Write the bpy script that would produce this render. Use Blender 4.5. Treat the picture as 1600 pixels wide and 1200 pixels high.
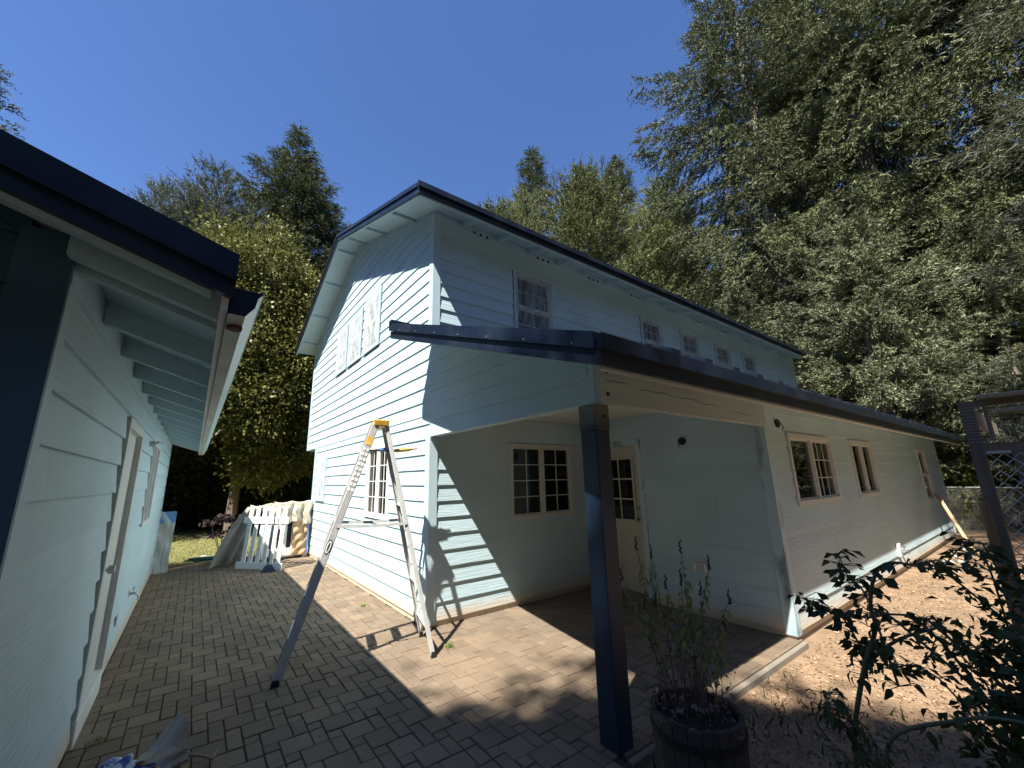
import bpy, bmesh, math, random
import numpy as np
from mathutils import Vector, Matrix
random.seed(7); RNG = np.random.default_rng(11)
PI = math.pi; R = math.radians
for o in list(bpy.data.objects): bpy.data.objects.remove(o)
C = bpy.context.scene.collection
S = bpy.context.scene

# ------------------------------------------------------------------ camera
cam_d = bpy.data.cameras.new('camera'); cam = bpy.data.objects.new('camera', cam_d); C.objects.link(cam)
yaw, pitch, roll = 0.9291, 0.2250, -0.0202
fw = Vector((math.cos(yaw)*math.cos(pitch), math.sin(yaw)*math.cos(pitch), math.sin(pitch)))
rt = fw.cross(Vector((0, 0, 1))).normalized(); up = rt.cross(fw)
r2 = rt*math.cos(roll)+up*math.sin(roll); u2 = -rt*math.sin(roll)+up*math.cos(roll)
m = Matrix((r2, u2, -fw)).transposed().to_4x4(); m.translation = (0, 0, 1.55)
cam.matrix_world = m
cam_d.sensor_width = 36; cam_d.lens = 634.04/1600*36
cam_d.shift_x = 0.0087; cam_d.shift_y = 0.0011
cam_d.clip_start = 0.02; cam_d.clip_end = 1500
S.camera = cam
# ------------------------------------------------------------------ light
SUN = Vector((-0.62, -0.28, 1.0)).normalized()
W = bpy.data.worlds.new('World'); S.world = W; W.use_nodes = True
nt = W.node_tree; bg = nt.nodes['Background']
sky = nt.nodes.new('ShaderNodeTexSky'); sky.sky_type = 'NISHITA'; sky.sun_disc = False
sky.sun_elevation = math.asin(SUN.z); sky.sun_rotation = math.atan2(SUN.x, SUN.y)
sky.air_density = 1.0; sky.dust_density = 0.0; sky.ozone_density = 6.0; sky.altitude = 200
hs = nt.nodes.new('ShaderNodeHueSaturation'); hs.inputs['Hue'].default_value = 0.508; hs.inputs['Saturation'].default_value = 1.08; hs.inputs['Value'].default_value = 1.08; nt.links.new(sky.outputs[0], hs.inputs['Color']); nt.links.new(hs.outputs[0], bg.inputs[0]); bg.inputs[1].default_value = 0.082
sd = bpy.data.lights.new('sun', 'SUN'); sd.energy = 5.0; sd.angle = R(0.55); sd.color = (1, 0.95, 0.86)
so = bpy.data.objects.new('sun', sd); C.objects.link(so)
so.rotation_euler = (-SUN).to_track_quat('-Z', 'Y').to_euler(); so.location = (-10, -6, 20)
S.view_settings.view_transform = 'Standard'; S.view_settings.look = 'None'
S.view_settings.exposure = 1.25; S.view_settings.gamma = 1; S.view_settings.use_curve_mapping = False

# ------------------------------------------------------------------ materials
def mat(name, col, rough=0.6, metal=0.0, noise=None, bump=None, var=0.0, island=0.0, spec=0.5):
    """noise=(scale, amount, (sx,sy,sz)), bump=(scale, strength, (sx,sy,sz))"""
    m = bpy.data.materials.new(name); m.use_nodes = True; t = m.node_tree; n = t.nodes; l = t.links
    b = n['Principled BSDF']; b.inputs['Roughness'].default_value = rough; b.inputs['Metallic'].default_value = metal
    b.inputs['Specular IOR Level'].default_value = spec
    rgb = n.new('ShaderNodeRGB'); rgb.outputs[0].default_value = (*col, 1); out = rgb.outputs[0]
    geo = n.new('ShaderNodeNewGeometry')
    def nz(scale, sc, detail=5):
        mp = n.new('ShaderNodeMapping'); mp.inputs['Scale'].default_value = sc
        l.new(geo.outputs['Position'], mp.inputs['Vector'])
        x = n.new('ShaderNodeTexNoise'); x.inputs['Scale'].default_value = scale; x.inputs['Detail'].default_value = detail
        l.new(mp.outputs[0], x.inputs['Vector']); return x.outputs['Fac']
    def scale_by(fac, lo, hi, out):
        r = n.new('ShaderNodeMapRange'); r.inputs['To Min'].default_value = lo; r.inputs['To Max'].default_value = hi
        r.inputs['From Min'].default_value = 0.25; r.inputs['From Max'].default_value = 0.75
        l.new(fac, r.inputs['Value'])
        v = n.new('ShaderNodeVectorMath'); v.operation = 'SCALE'; l.new(out, v.inputs[0]); l.new(r.outputs[0], v.inputs['Scale'])
        return v.outputs[0]
    if noise: out = scale_by(nz(noise[0], noise[2] if len(noise) > 2 else (1, 1, 1)), 1-noise[1], 1+noise[1], out)
    if var:
        oi = n.new('ShaderNodeObjectInfo'); ad = n.new('ShaderNodeMath'); ad.operation = 'ADD'
        l.new(oi.outputs['Random'], ad.inputs[0]); l.new(geo.outputs['Random Per Island'], ad.inputs[1])
        fr = n.new('ShaderNodeMath'); fr.operation = 'FRACT'; l.new(ad.outputs[0], fr.inputs[0])
        r = n.new('ShaderNodeMapRange'); r.inputs['To Min'].default_value = 1-var; r.inputs['To Max'].default_value = 1+var
        l.new(fr.outputs[0], r.inputs['Value'])
        v = n.new('ShaderNodeVectorMath'); v.operation = 'SCALE'; l.new(out, v.inputs[0]); l.new(r.outputs[0], v.inputs['Scale']); out = v.outputs[0]
    l.new(out, b.inputs['Base Color'])
    if bump:
        bp = n.new('ShaderNodeBump'); bp.inputs['Strength'].default_value = bump[1]; bp.inputs['Distance'].default_value = bump[3] if len(bump) > 3 else 0.01
        l.new(nz(bump[0], bump[2] if len(bump) > 2 else (1, 1, 1), 8), bp.inputs['Height']); l.new(bp.outputs[0], b.inputs['Normal'])
    m['_out'] = 0
    return m
def mixin(m, col, fac_builder):
    """mix another colour over the base colour, fac from a builder"""
    t = m.node_tree; n = t.nodes; l = t.links; b = n['Principled BSDF']
    src = b.inputs['Base Color'].links[0].from_socket
    x = n.new('ShaderNodeMix'); x.data_type = 'RGBA'; l.new(src, x.inputs[6]); x.inputs[7].default_value = (*col, 1)
    l.new(fac_builder(n, l), x.inputs[0]); l.new(x.outputs[2], b.inputs['Base Color']); return m
def zband(z0, z1, wob=0.1, ax='Z'):
    def f(n, l):
        g = n.new('ShaderNodeNewGeometry'); s = n.new('ShaderNodeSeparateXYZ'); l.new(g.outputs['Position'], s.inputs[0])
        x = n.new('ShaderNodeTexNoise'); x.inputs['Scale'].default_value = 2.2; x.inputs['Detail'].default_value = 4; l.new(g.outputs['Position'], x.inputs['Vector'])
        m1 = n.new('ShaderNodeMath'); m1.operation = 'MULTIPLY_ADD'; l.new(x.outputs['Fac'], m1.inputs[0]); m1.inputs[1].default_value = wob
        l.new(s.outputs[ax], m1.inputs[2])
        r = n.new('ShaderNodeMapRange'); r.inputs['From Min'].default_value = z0+wob/2; r.inputs['From Max'].default_value = z1+wob/2
        r.inputs['To Min'].default_value = 1; r.inputs['To Max'].default_value = 0; l.new(m1.outputs[0], r.inputs['Value']); return r.outputs[0]
    return f
def blotch(scale, lo, hi, sc=(1, 1, 1), mult=1.0):
    def f(n, l):
        g = n.new('ShaderNodeNewGeometry'); mp = n.new('ShaderNodeMapping'); mp.inputs['Scale'].default_value = sc; l.new(g.outputs['Position'], mp.inputs[0])
        x = n.new('ShaderNodeTexNoise'); x.inputs['Scale'].default_value = scale; x.inputs['Detail'].default_value = 5; l.new(mp.outputs[0], x.inputs['Vector'])
        r = n.new('ShaderNodeMapRange'); r.inputs['From Min'].default_value = lo; r.inputs['From Max'].default_value = hi; r.inputs['To Max'].default_value = mult
        l.new(x.outputs['Fac'], r.inputs['Value']); return r.outputs[0]
    return f
AQ = (0.49, 0.64, 0.695)
def siding_mat(name, sc, col=AQ, z=True):
    m = mat(name, col, 0.62, noise=(1.1, 0.09), bump=(9, 0.6, sc, 0.008), var=0.035)
    if z: mixin(m, (0.60, 0.50, 0.38), zband(0.06, 0.20, 0.12))
    return m
M = {}
M['sx'] = siding_mat('aqua_siding_x', (0.35, 6, 7)); M['sy'] = siding_mat('aqua_siding_y', (6, 0.35, 7))
M['sxl'] = siding_mat('aqua_siding_long', (0.35, 6, 7), (0.50, 0.64, 0.685))
mixin(M['sxl'], (0.52, 0.50, 0.44), blotch(0.8, 0.42, 0.85, (0.5, 1, 1), 0.25))  # beige blotches paint warm light bounced off the ground into the wall colour
M['aqua'] = mat('aqua_trim', AQ, 0.6, noise=(3, 0.05), bump=(14, 0.3, (1, 1, 1), 0.004))
M['aquaplain'] = mat('aqua_soffit', (0.51, 0.65, 0.70), 0.65, noise=(2, 0.07), bump=(20, 0.3, (1, 1, 1), 0.003))
mixin(M['aquaplain'], (0.22, 0.20, 0.16), blotch(11, 0.63, 0.72, (1, 1, 1), 0.55))
M['cornerblue'] = mixin(mat('overspray_shadow_corner', AQ, 0.6, bump=(14, 0.3, (1, 1, 1), 0.004)), (0.03, 0.07, 0.12), blotch(1.6, 0.50, 0.66, (3, 3, 1), 0.9))  # dark blue blotches: overspray plus the jagged shadow at the corner painted in
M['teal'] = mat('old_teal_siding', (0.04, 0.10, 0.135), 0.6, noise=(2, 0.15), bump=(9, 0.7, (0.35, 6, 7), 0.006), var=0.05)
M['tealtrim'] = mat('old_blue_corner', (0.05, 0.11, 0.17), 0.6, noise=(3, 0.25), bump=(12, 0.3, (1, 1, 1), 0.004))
M['navy'] = mat('navy_metal', (0.007, 0.014, 0.032), 0.38, 0.1, noise=(2.5, 0.25), spec=0.5)
mixin(M['navy'], (0.07, 0.08, 0.09), blotch(2.2, 0.45, 0.8, (1.5, 1.5, 1.2), 0.4))
M['navypaint'] = mixin(mat('navy_post_paint', (0.009, 0.028, 0.056), 0.5, noise=(4, 0.12), bump=(10, 0.3, (4, 4, 0.5), 0.004)), (0.20, 0.19, 0.15), lambda n, l: zband(2.0, 1.85, 0.12)(n, l))
M['beige'] = mat('primed_beam', (0.45, 0.49, 0.48), 0.65, noise=(2, 0.08, (0.5, 2, 5)), bump=(6, 0.35, (0.4, 4, 9), 0.006))
M['cream'] = mat('cream_paint', (0.60, 0.61, 0.58), 0.55, noise=(4, 0.04))
M['door'] = mat('cream_door', (0.56, 0.51, 0.41), 0.5, noise=(4, 0.05))
M['vinyl'] = mat('window_vinyl', (0.72, 0.71, 0.68), 0.4)
M['white'] = mat('white_paint', (0.80, 0.80, 0.76), 0.5, noise=(7, 0.06))
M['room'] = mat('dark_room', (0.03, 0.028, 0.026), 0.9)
M['curtain'] = mat('curtain_cloth', (0.14, 0.16, 0.13), 0.9, noise=(3, 0.3, (12, 12, 0.5)))
M['dark'] = mat('dark_metal', (0.03, 0.03, 0.03), 0.5, 0.4)
M['brass'] = mat('aged_metal', (0.32, 0.27, 0.20), 0.35, 0.9)
M['steel'] = mat('brushed_metal', (0.55, 0.56, 0.55), 0.35, 0.9)
M['alu'] = mat('ladder_aluminium', (0.60, 0.60, 0.58), 0.45, 0.15, noise=(20, 0.1), bump=(60, 0.15))
mixin(M['alu'], (0.75, 0.74, 0.70), blotch(18, 0.58, 0.68, (1, 1, 1), 0.7))
M['yellow'] = mat('yellow_plastic', (0.75, 0.42, 0.05), 0.5, noise=(14, 0.2))
mixin(M['yellow'], (0.7, 0.65, 0.55), blotch(30, 0.55, 0.62, (1, 1, 1), 0.6))
M['gutterin'] = mixin(mat('gutter_underside', (0.55, 0.58, 0.56), 0.45, noise=(3, 0.1)), (0.30, 0.24, 0.17), blotch(4, 0.5, 0.75, (3, 1, 1), 0.5))
M['gutterface'] = mat('gutter_face', (0.50, 0.66, 0.67), 0.35, noise=(3, 0.06))
M['rust'] = mat('rust', (0.10, 0.035, 0.02), 0.8, noise=(20, 0.4))
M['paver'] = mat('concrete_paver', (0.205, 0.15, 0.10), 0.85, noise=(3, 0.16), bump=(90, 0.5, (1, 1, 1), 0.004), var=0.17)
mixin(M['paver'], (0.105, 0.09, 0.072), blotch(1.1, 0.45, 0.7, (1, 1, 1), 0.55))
M['joint'] = mat('joint_sand', (0.055, 0.042, 0.03), 0.95, noise=(25, 0.3), bump=(60, 0.5))
M['curb'] = mat('concrete_curb', (0.24, 0.21, 0.17), 0.85, noise=(8, 0.12), bump=(60, 0.4))
M['soil'] = mat('bark_ground', (0.27, 0.18, 0.11), 0.95, noise=(6, 0.35), bump=(28, 0.9, (1, 1, 1), 0.03))
mixin(M['soil'], (0.10, 0.085, 0.05), blotch(0.5, 0.5, 0.7, (1, 1, 1), 0.6))
M['floor'] = mat('forest_floor', (0.10, 0.085, 0.045), 0.95, noise=(2, 0.35), bump=(28, 0.9, (1, 1, 1), 0.03))
M['lawn'] = mat('dry_lawn', (0.20, 0.19, 0.065), 0.95, noise=(4, 0.35), bump=(40, 0.8, (1, 1, 1), 0.03))
M['chip'] = mat('bark_chip', (0.34, 0.225, 0.14), 0.9, var=0.45)
M['grass'] = mat('grass_blade', (0.20, 0.20, 0.07), 0.8, var=0.4)
M['bark'] = mat('tree_bark', (0.16, 0.12, 0.09), 0.9, noise=(3, 0.35, (3, 3, 0.6)), bump=(8, 0.9, (3, 3, 0.7), 0.04))
M['barkpale'] = mat('pale_bark', (0.23, 0.20, 0.165), 0.9, noise=(2.5, 0.4, (2, 2, 0.8)), bump=(8, 0.9, (3, 3, 0.7), 0.04))
M['oldwood'] = mat('weathered_wood', (0.23, 0.175, 0.125), 0.85, noise=(5, 0.3, (5, 5, 0.7)), bump=(14, 0.6, (5, 5, 0.6), 0.006))
M['rawwood'] = mat('fresh_wood', (0.48, 0.33, 0.19), 0.7, noise=(5, 0.15, (6, 6, 0.5)), bump=(14, 0.4, (5, 5, 0.6), 0.004))
M['orangewood'] = mat('cedar_board', (0.42, 0.20, 0.085), 0.75, noise=(6, 0.25, (6, 6, 0.5)), bump=(14, 0.4, (5, 5, 0.6), 0.004))
M['wire'] = mat('galvanised_wire', (0.62, 0.60, 0.55), 0.5, 0.1)
M['canvas'] = mixin(mat('drop_cloth_canvas', (0.50, 0.44, 0.33), 0.9, noise=(5, 0.12), bump=(90, 0.3)), (0.62, 0.70, 0.69), blotch(6, 0.56, 0.66, (1, 1, 1), 0.6))
M['canvasdark'] = mat('grey_drop_cloth', (0.30, 0.29, 0.25), 0.9, noise=(5, 0.2), bump=(60, 0.3))
M['paper'] = mat('masking_paper', (0.50, 0.33, 0.19), 0.7, noise=(3, 0.1))
M['bluetape'] = mat('blue_tape', (0.12, 0.25, 0.55), 0.6)
M['bluebag'] = mixin(mat('blue_rag', (0.03, 0.10, 0.36), 0.5, noise=(6, 0.3)), (0.66, 0.72, 0.76), blotch(9, 0.47, 0.53, (1, 1, 1), 1))
M['greybag'] = mixin(mat('paper_bag', (0.46, 0.37, 0.26), 0.7, noise=(6, 0.25)), (0.30, 0.34, 0.46), blotch(5, 0.52, 0.62, (1, 1, 1), 0.5))
M['barrel'] = mat('barrel_wood', (0.065, 0.052, 0.042), 0.8, noise=(5, 0.3, (5, 5, 0.7)), bump=(14, 0.6, (5, 5, 0.6), 0.006), var=0.15)
M['potsoil'] = mat('pot_soil', (0.03, 0.025, 0.02), 0.95, bump=(30, 1, (1, 1, 1), 0.03))
M['stone'] = mat('pale_stone', (0.42, 0.38, 0.33), 0.9, noise=(8, 0.25), bump=(20, 0.5))

def leafmat(name, col, trans=0.25, var=0.35, col2=None, rough=0.6):
    m = bpy.data.materials.new(name); m.use_nodes = True; t = m.node_tree; n = t.nodes; l = t.links
    b = n['Principled BSDF']; b.inputs['Roughness'].default_value = rough; b.inputs['Specular IOR Level'].default_value = 0.3
    g = n.new('ShaderNodeNewGeometry'); oi = n.new('ShaderNodeObjectInfo')
    nz = n.new('ShaderNodeTexNoise'); nz.inputs['Scale'].default_value = 0.55; nz.inputs['Detail'].default_value = 4; l.new(g.outputs['Position'], nz.inputs['Vector'])
    a = n.new('ShaderNodeMath'); a.operation = 'MULTIPLY_ADD'; l.new(g.outputs['Random Per Island'], a.inputs[0]); a.inputs[1].default_value = 0.55; l.new(nz.outputs['Fac'], a.inputs[2])
    mx = n.new('ShaderNodeMix'); mx.data_type = 'RGBA'
    c2 = col2 or tuple(c*1.5 for c in col)
    mx.inputs[6].default_value = (*[c*(1-var) for c in col], 1); mx.inputs[7].default_value = (*c2, 1)
    rr = n.new('ShaderNodeMapRange'); rr.inputs['From Min'].default_value = 0.3; rr.inputs['From Max'].default_value = 1.15; l.new(a.outputs[0], rr.inputs[0]); l.new(rr.outputs[0], mx.inputs[0])
    r2 = n.new('ShaderNodeMapRange'); r2.inputs['To Min'].default_value = 0.85; r2.inputs['To Max'].default_value = 1.15; l.new(oi.outputs['Random'], r2.inputs[0])
    v = n.new('ShaderNodeVectorMath'); v.operation = 'SCALE'; l.new(mx.outputs[2], v.inputs[0]); l.new(r2.outputs[0], v.inputs['Scale'])
    l.new(v.outputs[0], b.inputs['Base Color'])
    tr = n.new('ShaderNodeBsdfTranslucent'); l.new(v.outputs[0], tr.inputs[0])
    ms = n.new('ShaderNodeMixShader'); ms.inputs[0].default_value = trans; l.new(b.outputs[0], ms.inputs[1]); l.new(tr.outputs[0], ms.inputs[2])
    l.new(ms.outputs[0], n['Material Output'].inputs[0]); return m
M['spruce'] = leafmat('spruce_needles', (0.055, 0.075, 0.030), 0.08, 0.5, (0.23, 0.25, 0.115))
M['spruceyoung'] = leafmat('young_spruce_needles', (0.06, 0.09, 0.042), 0.08, 0.45, (0.36, 0.38, 0.22))
M['cedar'] = leafmat('cedar_sprays', (0.11, 0.13, 0.07), 0.25, 0.35, (0.20, 0.22, 0.15))
M['fir'] = leafmat('dark_fir_needles', (0.055, 0.075, 0.03), 0.2, 0.4, (0.12, 0.14, 0.05))
M['olive'] = leafmat('olive_conifer', (0.065, 0.09, 0.03), 0.08, 0.5, (0.29, 0.31, 0.12))
M['alder'] = leafmat('alder_leaves', (0.10, 0.12, 0.025), 0.3, 0.45, (0.31, 0.31, 0.09), 0.42)
M['bush'] = leafmat('bright_bush_leaves', (0.12, 0.19, 0.035), 0.35, 0.3, (0.30, 0.38, 0.09))
M['under'] = leafmat('understory_leaves', (0.045, 0.055, 0.02), 0.2, 0.4, (0.10, 0.12, 0.04))
M['shrubleaf'] = leafmat('dark_shrub_leaves', (0.045, 0.065, 0.022), 0.25, 0.4, (0.10, 0.12, 0.035))
M['shrubstem'] = mat('green_stem', (0.11, 0.115, 0.055), 0.6, noise=(20, 0.2))
M['mintleaf'] = leafmat('mint_leaves', (0.15, 0.20, 0.05), 0.35, 0.35, (0.32, 0.38, 0.13))
M['mintstem'] = mat('dry_stems', (0.17, 0.11, 0.08), 0.8, noise=(20, 0.3))
M['seed'] = mat('dark_seed_heads', (0.035, 0.04, 0.02), 0.8)
M['purple'] = leafmat('purple_kale_leaves', (0.03, 0.018, 0.02), 0.2, 0.4, (0.06, 0.04, 0.04))

def glass(name, tint, fac):
    m = bpy.data.materials.new(name); m.use_nodes = True; t = m.node_tree; n = t.nodes; l = t.links
    n.remove(n['Principled BSDF']); gl = n.new('ShaderNodeBsdfGlossy'); gl.inputs['Roughness'].default_value = 0.02
    tr = n.new('ShaderNodeBsdfTransparent'); tr.inputs[0].default_value = (*tint, 1)
    fr = n.new('ShaderNodeFresnel'); fr.inputs[0].default_value = 1.55
    mx = n.new('ShaderNodeMixShader'); l.new(fr.outputs[0], mx.inputs[0]); l.new(tr.outputs[0], mx.inputs[1]); l.new(gl.outputs[0], mx.inputs[2])
    l.new(mx.outputs[0], n['Material Output'].inputs[0]); return m
M['glass'] = glass('window_glass', (0.75, 0.78, 0.76), 0.1)
def film(name, fc=(0.72, 0.80, 0.82), lo=.38, hi=.80):
    m = bpy.data.materials.new(name); m.use_nodes = True; t = m.node_tree; n = t.nodes; l = t.links
    b = n['Principled BSDF']; b.inputs['Base Color'].default_value = (*fc, 1); b.inputs['Roughness'].default_value = 0.5; b.inputs['Specular IOR Level'].default_value = 0.25
    tr = n.new('ShaderNodeBsdfTransparent'); g = n.new('ShaderNodeNewGeometry'); mp = n.new('ShaderNodeMapping'); mp.inputs['Scale'].default_value = (4, 4, 0.7); mp.inputs['Rotation'].default_value = (0.25, 0.2, 0.0)
    l.new(g.outputs['Position'], mp.inputs[0]); nz = n.new('ShaderNodeTexNoise'); nz.inputs['Scale'].default_value = 3; nz.inputs['Detail'].default_value = 6; nz.inputs['Distortion'].default_value = 1.0; l.new(mp.outputs[0], nz.inputs['Vector'])
    rr = n.new('ShaderNodeMapRange'); rr.inputs['From Min'].default_value = 0.35; rr.inputs['From Max'].default_value = 0.7; rr.inputs['To Min'].default_value = lo; rr.inputs['To Max'].default_value = hi
    l.new(nz.outputs['Fac'], rr.inputs[0]); bp = n.new('ShaderNodeBump'); bp.inputs['Distance'].default_value = 0.02; bp.inputs['Strength'].default_value = 0.4; l.new(nz.outputs['Fac'], bp.inputs['Height']); l.new(bp.outputs[0], b.inputs['Normal'])
    mx = n.new('ShaderNodeMixShader'); l.new(rr.outputs[0], mx.inputs[0]); l.new(tr.outputs[0], mx.inputs[1]); l.new(b.outputs[0], mx.inputs[2])
    l.new(mx.outputs[0], n['Material Output'].inputs[0]); return m
M['film'] = film('plastic_film'); M['film_shaded'] = film('shaded_plastic_film', (0.42, 0.50, 0.54), .22, .62)  # second film puts the front windows' shade into a darker colour

# ------------------------------------------------------------------ mesh helpers
def tag(o, label=None, cat=None, group=None, kind=None):
    if label: o['label'] = label
    if cat: o['category'] = cat
    if group: o['group'] = group
    if kind: o['kind'] = kind
    return o
def empty(name, loc=(0, 0, 0), rz=0.0):
    o = bpy.data.objects.new(name, None); C.objects.link(o); o.location = loc; o.rotation_euler = (0, 0, rz); o.empty_display_size = 0.1; return o
class MB:
    def __init__(s): s.v = []; s.f = []
    def poly8(s, p):       # p: 4 bottom (ccw) + 4 top
        b = len(s.v); s.v += [tuple(q) for q in p]
        s.f += [(b+3, b+2, b+1, b), (b+4, b+5, b+6, b+7)]+[(b+i, b+(i+1) % 4, b+4+(i+1) % 4, b+4+i) for i in range(4)]
        return s
    def box(s, x0, x1, y0, y1, z0, z1):
        x0, x1 = sorted((x0, x1)); y0, y1 = sorted((y0, y1)); z0, z1 = sorted((z0, z1))
        return s.poly8([(x0, y0, z0), (x1, y0, z0), (x1, y1, z0), (x0, y1, z0), (x0, y0, z1), (x1, y0, z1), (x1, y1, z1), (x0, y1, z1)])
    def prism(s, pts, vec):  # pts polygon list of 3D, extruded by vec
        b = len(s.v); n = len(pts); vec = Vector(vec)
        s.v += [tuple(p) for p in pts]+[tuple(Vector(p)+vec) for p in pts]
        s.f += [tuple(range(b+n-1, b-1, -1)), tuple(range(b+n, b+2*n))]+[(b+i, b+(i+1) % n, b+n+(i+1) % n, b+n+i) for i in range(n)]
        return s
    def bar(s, p, q, w, h, upv=(0, 0, 1)):
        p = Vector(p); q = Vector(q); d = (q-p).normalized(); r = d.cross(Vector(upv))
        if r.length < 1e-4: r = d.cross(Vector((1, 0, 0)))
        r.normalize(); u = r.cross(d); a = r*w/2; c = u*h/2
        return s.poly8([p-a-c, p+a-c, p+a+c, p-a+c, q-a-c, q+a-c, q+a+c, q-a+c])
    def tube(s, pts, rad, n=6):
        pts = [Vector(p) for p in pts]; rad = rad if isinstance(rad, (list, tuple)) else [rad]*len(pts); b = len(s.v); ref = None
        for i, p in enumerate(pts):
            d = (pts[min(i+1, len(pts)-1)]-pts[max(i-1, 0)]).normalized()
            if ref is None: ref = d.cross(Vector((0.3, 0.2, 1)) if abs(d.z) < 0.9 else Vector((1, 0, 0))).normalized()
            ref = (ref-d*ref.dot(d)).normalized(); o2 = d.cross(ref)
            for k in range(n):
                a = 2*PI*k/n; s.v.append(tuple(p+(ref*math.cos(a)+o2*math.sin(a))*rad[i]))
        for i in range(len(pts)-1):
            for k in range(n): s.f.append((b+i*n+k, b+i*n+(k+1) % n, b+(i+1)*n+(k+1) % n, b+(i+1)*n+k))
        s.f.append(tuple(range(b+n-1, b-1, -1))); s.f.append(tuple(range(b+(len(pts)-1)*n, b+len(pts)*n)))
        return s
    def disc(s, c, axis, r, h, n=12):
        c = Vector(c); ax = Vector(axis).normalized(); return s.tube([c, c+ax*h], r, n)
    def quad(s, a, b_, c, d): b = len(s.v); s.v += [tuple(a), tuple(b_), tuple(c), tuple(d)]; s.f.append((b, b+1, b+2, b+3)); return s
    def grid(s, P):  # P[i][j] points
        b = len(s.v); n = len(P); k = len(P[0])
        for row in P: s.v += [tuple(p) for p in row]
        for i in range(n-1):
            for j in range(k-1): s.f.append((b+i*k+j, b+i*k+j+1, b+(i+1)*k+j+1, b+(i+1)*k+j))
        return s
    def mesh(s, name, recalc=True):
        me = bpy.data.meshes.new(name); me.from_pydata(s.v, [], s.f); me.update()
        if recalc:
            bm = bmesh.new(); bm.from_mesh(me); bmesh.ops.recalc_face_normals(bm, faces=bm.faces); bm.to_mesh(me); bm.free()
        return me
    def build(s, name, m, parent=None, smooth=False, recalc=True, bevel=0):
        me = s.mesh(name, recalc); me.materials.append(m)
        if bevel:
            bm = bmesh.new(); bm.from_mesh(me); bmesh.ops.bevel(bm, geom=list(bm.edges), offset=bevel, segments=1, affect='EDGES'); bm.to_mesh(me); bm.free()
        if smooth: me.shade_smooth()
        o = bpy.data.objects.new(name, me); C.objects.link(o)
        if parent: put(o, parent)
        return o
ORG = {}
def put(o, parent):
    """world-built mesh under a parent that may have been moved: keep it where it is"""
    o.parent = parent; root = parent
    M4 = Matrix.Identity(4); p = parent; ch = []
    while p: ch.append(p); p = p.parent
    for p in reversed(ch): M4 = M4 @ (p.matrix_parent_inverse @ Matrix.LocRotScale(p.location, p.rotation_euler, p.scale) if p.parent else Matrix.LocRotScale(p.location, p.rotation_euler, p.scale))
    o.matrix_parent_inverse = M4.inverted()
def raw(name, V, F, m, parent=None, smooth=False):
    me = bpy.data.meshes.new(name); V = np.asarray(V, np.float32); F = np.asarray(F, np.int32)
    me.vertices.add(len(V)); me.vertices.foreach_set('co', V.ravel()); k = F.shape[1]
    me.loops.add(F.size); me.loops.foreach_set('vertex_index', F.ravel()); me.polygons.add(len(F))
    me.polygons.foreach_set('loop_start', np.arange(0, F.size, k, dtype=np.int32)); me.polygons.foreach_set('loop_total', np.full(len(F), k, np.int32))
    me.update(calc_edges=True); me.materials.append(m)
    o = bpy.data.objects.new(name, me); C.objects.link(o)
    if parent: put(o, parent)
    return o
def copy_tree(o, parent=None):
    c = o.copy(); C.objects.link(c)
    if parent: c.parent = parent
    for ch in list(o.children): copy_tree(ch, c)
    return c

# ------------------------------------------------------------------ ground, patio
GZ = -0.06
g = MB(); g.quad((-400, -400, GZ), (400, -400, GZ), (400, 400, GZ), (-400, 400, GZ)); tag(g.build('ground', M['floor'], recalc=False), kind='structure')
g = MB(); g.prism([(2.141, -2.4, GZ+.001), (15.6, -2.4, GZ+.001), (17.0, .5, GZ+.001), (15.9, 3.5, GZ+.001), (14.75, 3.5, GZ+.001), (14.75, 1.9, GZ+.001), (2.141, 1.9, GZ+.001)], (0, 0, .006)); tag(g.build('bark_bed', M['soil']), kind='structure')
lw = MB(); lw.prism([(-14, 11.0, GZ+.004), (1.9, 11.25, GZ+.004), (3.5, 14, GZ+.004), (2.2, 19.5, GZ+.004), (-14, 19.5, GZ+.004)], (0, 0, 0.035)); tag(lw.build('lawn', M['lawn']), kind='structure')
patio = MB(); patio.box(-0.46, 2.13, -3.0, 10.9, GZ+.002, -0.014); patio.box(2.131, 4.80, 1.79, 4.40, GZ+.002, -0.014)
patio = tag(patio.build('patio', M['joint']), kind='structure')
def inpatio(x, y): return (-0.58 < x < 2.21 and -2.9 < y < 10.83 and not (x > 2.08 and y < 1.77)) or (2.0 < x < 4.86 and 1.77 < y < 4.40)
mod = 0.086; gap = 0.0032
kinds = {'L': (0, 0, 2, 2), 'S': (2, 0, 3, 2), 'T': (2, 2, 3, 3)}
pmesh = {}
for k, (a, b, c, d) in kinds.items():
    w = (c-a)*mod/2-gap; h = (d-b)*mod/2-gap; q = MB(); e = 0.004
    q.poly8([(-w, -h, -0.05), (w, -h, -0.05), (w, h, -0.05), (-w, h, -0.05), (-w, -h, -e), (w, -h, -e), (w, h, -e), (-w, h, -e)])
    q.f = [f for f in q.f if f != (4, 5, 6, 7)]
    b0 = len(q.v); q.v += [(-w+e, -h+e, 0), (w-e, -h+e, 0), (w-e, h-e, 0), (-w+e, h-e, 0)]
    q.f += [(4, 5, b0+1, b0), (5, 6, b0+2, b0+1), (6, 7, b0+3, b0+2), (7, 4, b0, b0+3), (b0, b0+1, b0+2, b0+3)]
    me = q.mesh('paver'); me.materials.append(M['paver']); pmesh[k] = me
cells = []
rot_p = R(1.5)
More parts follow.
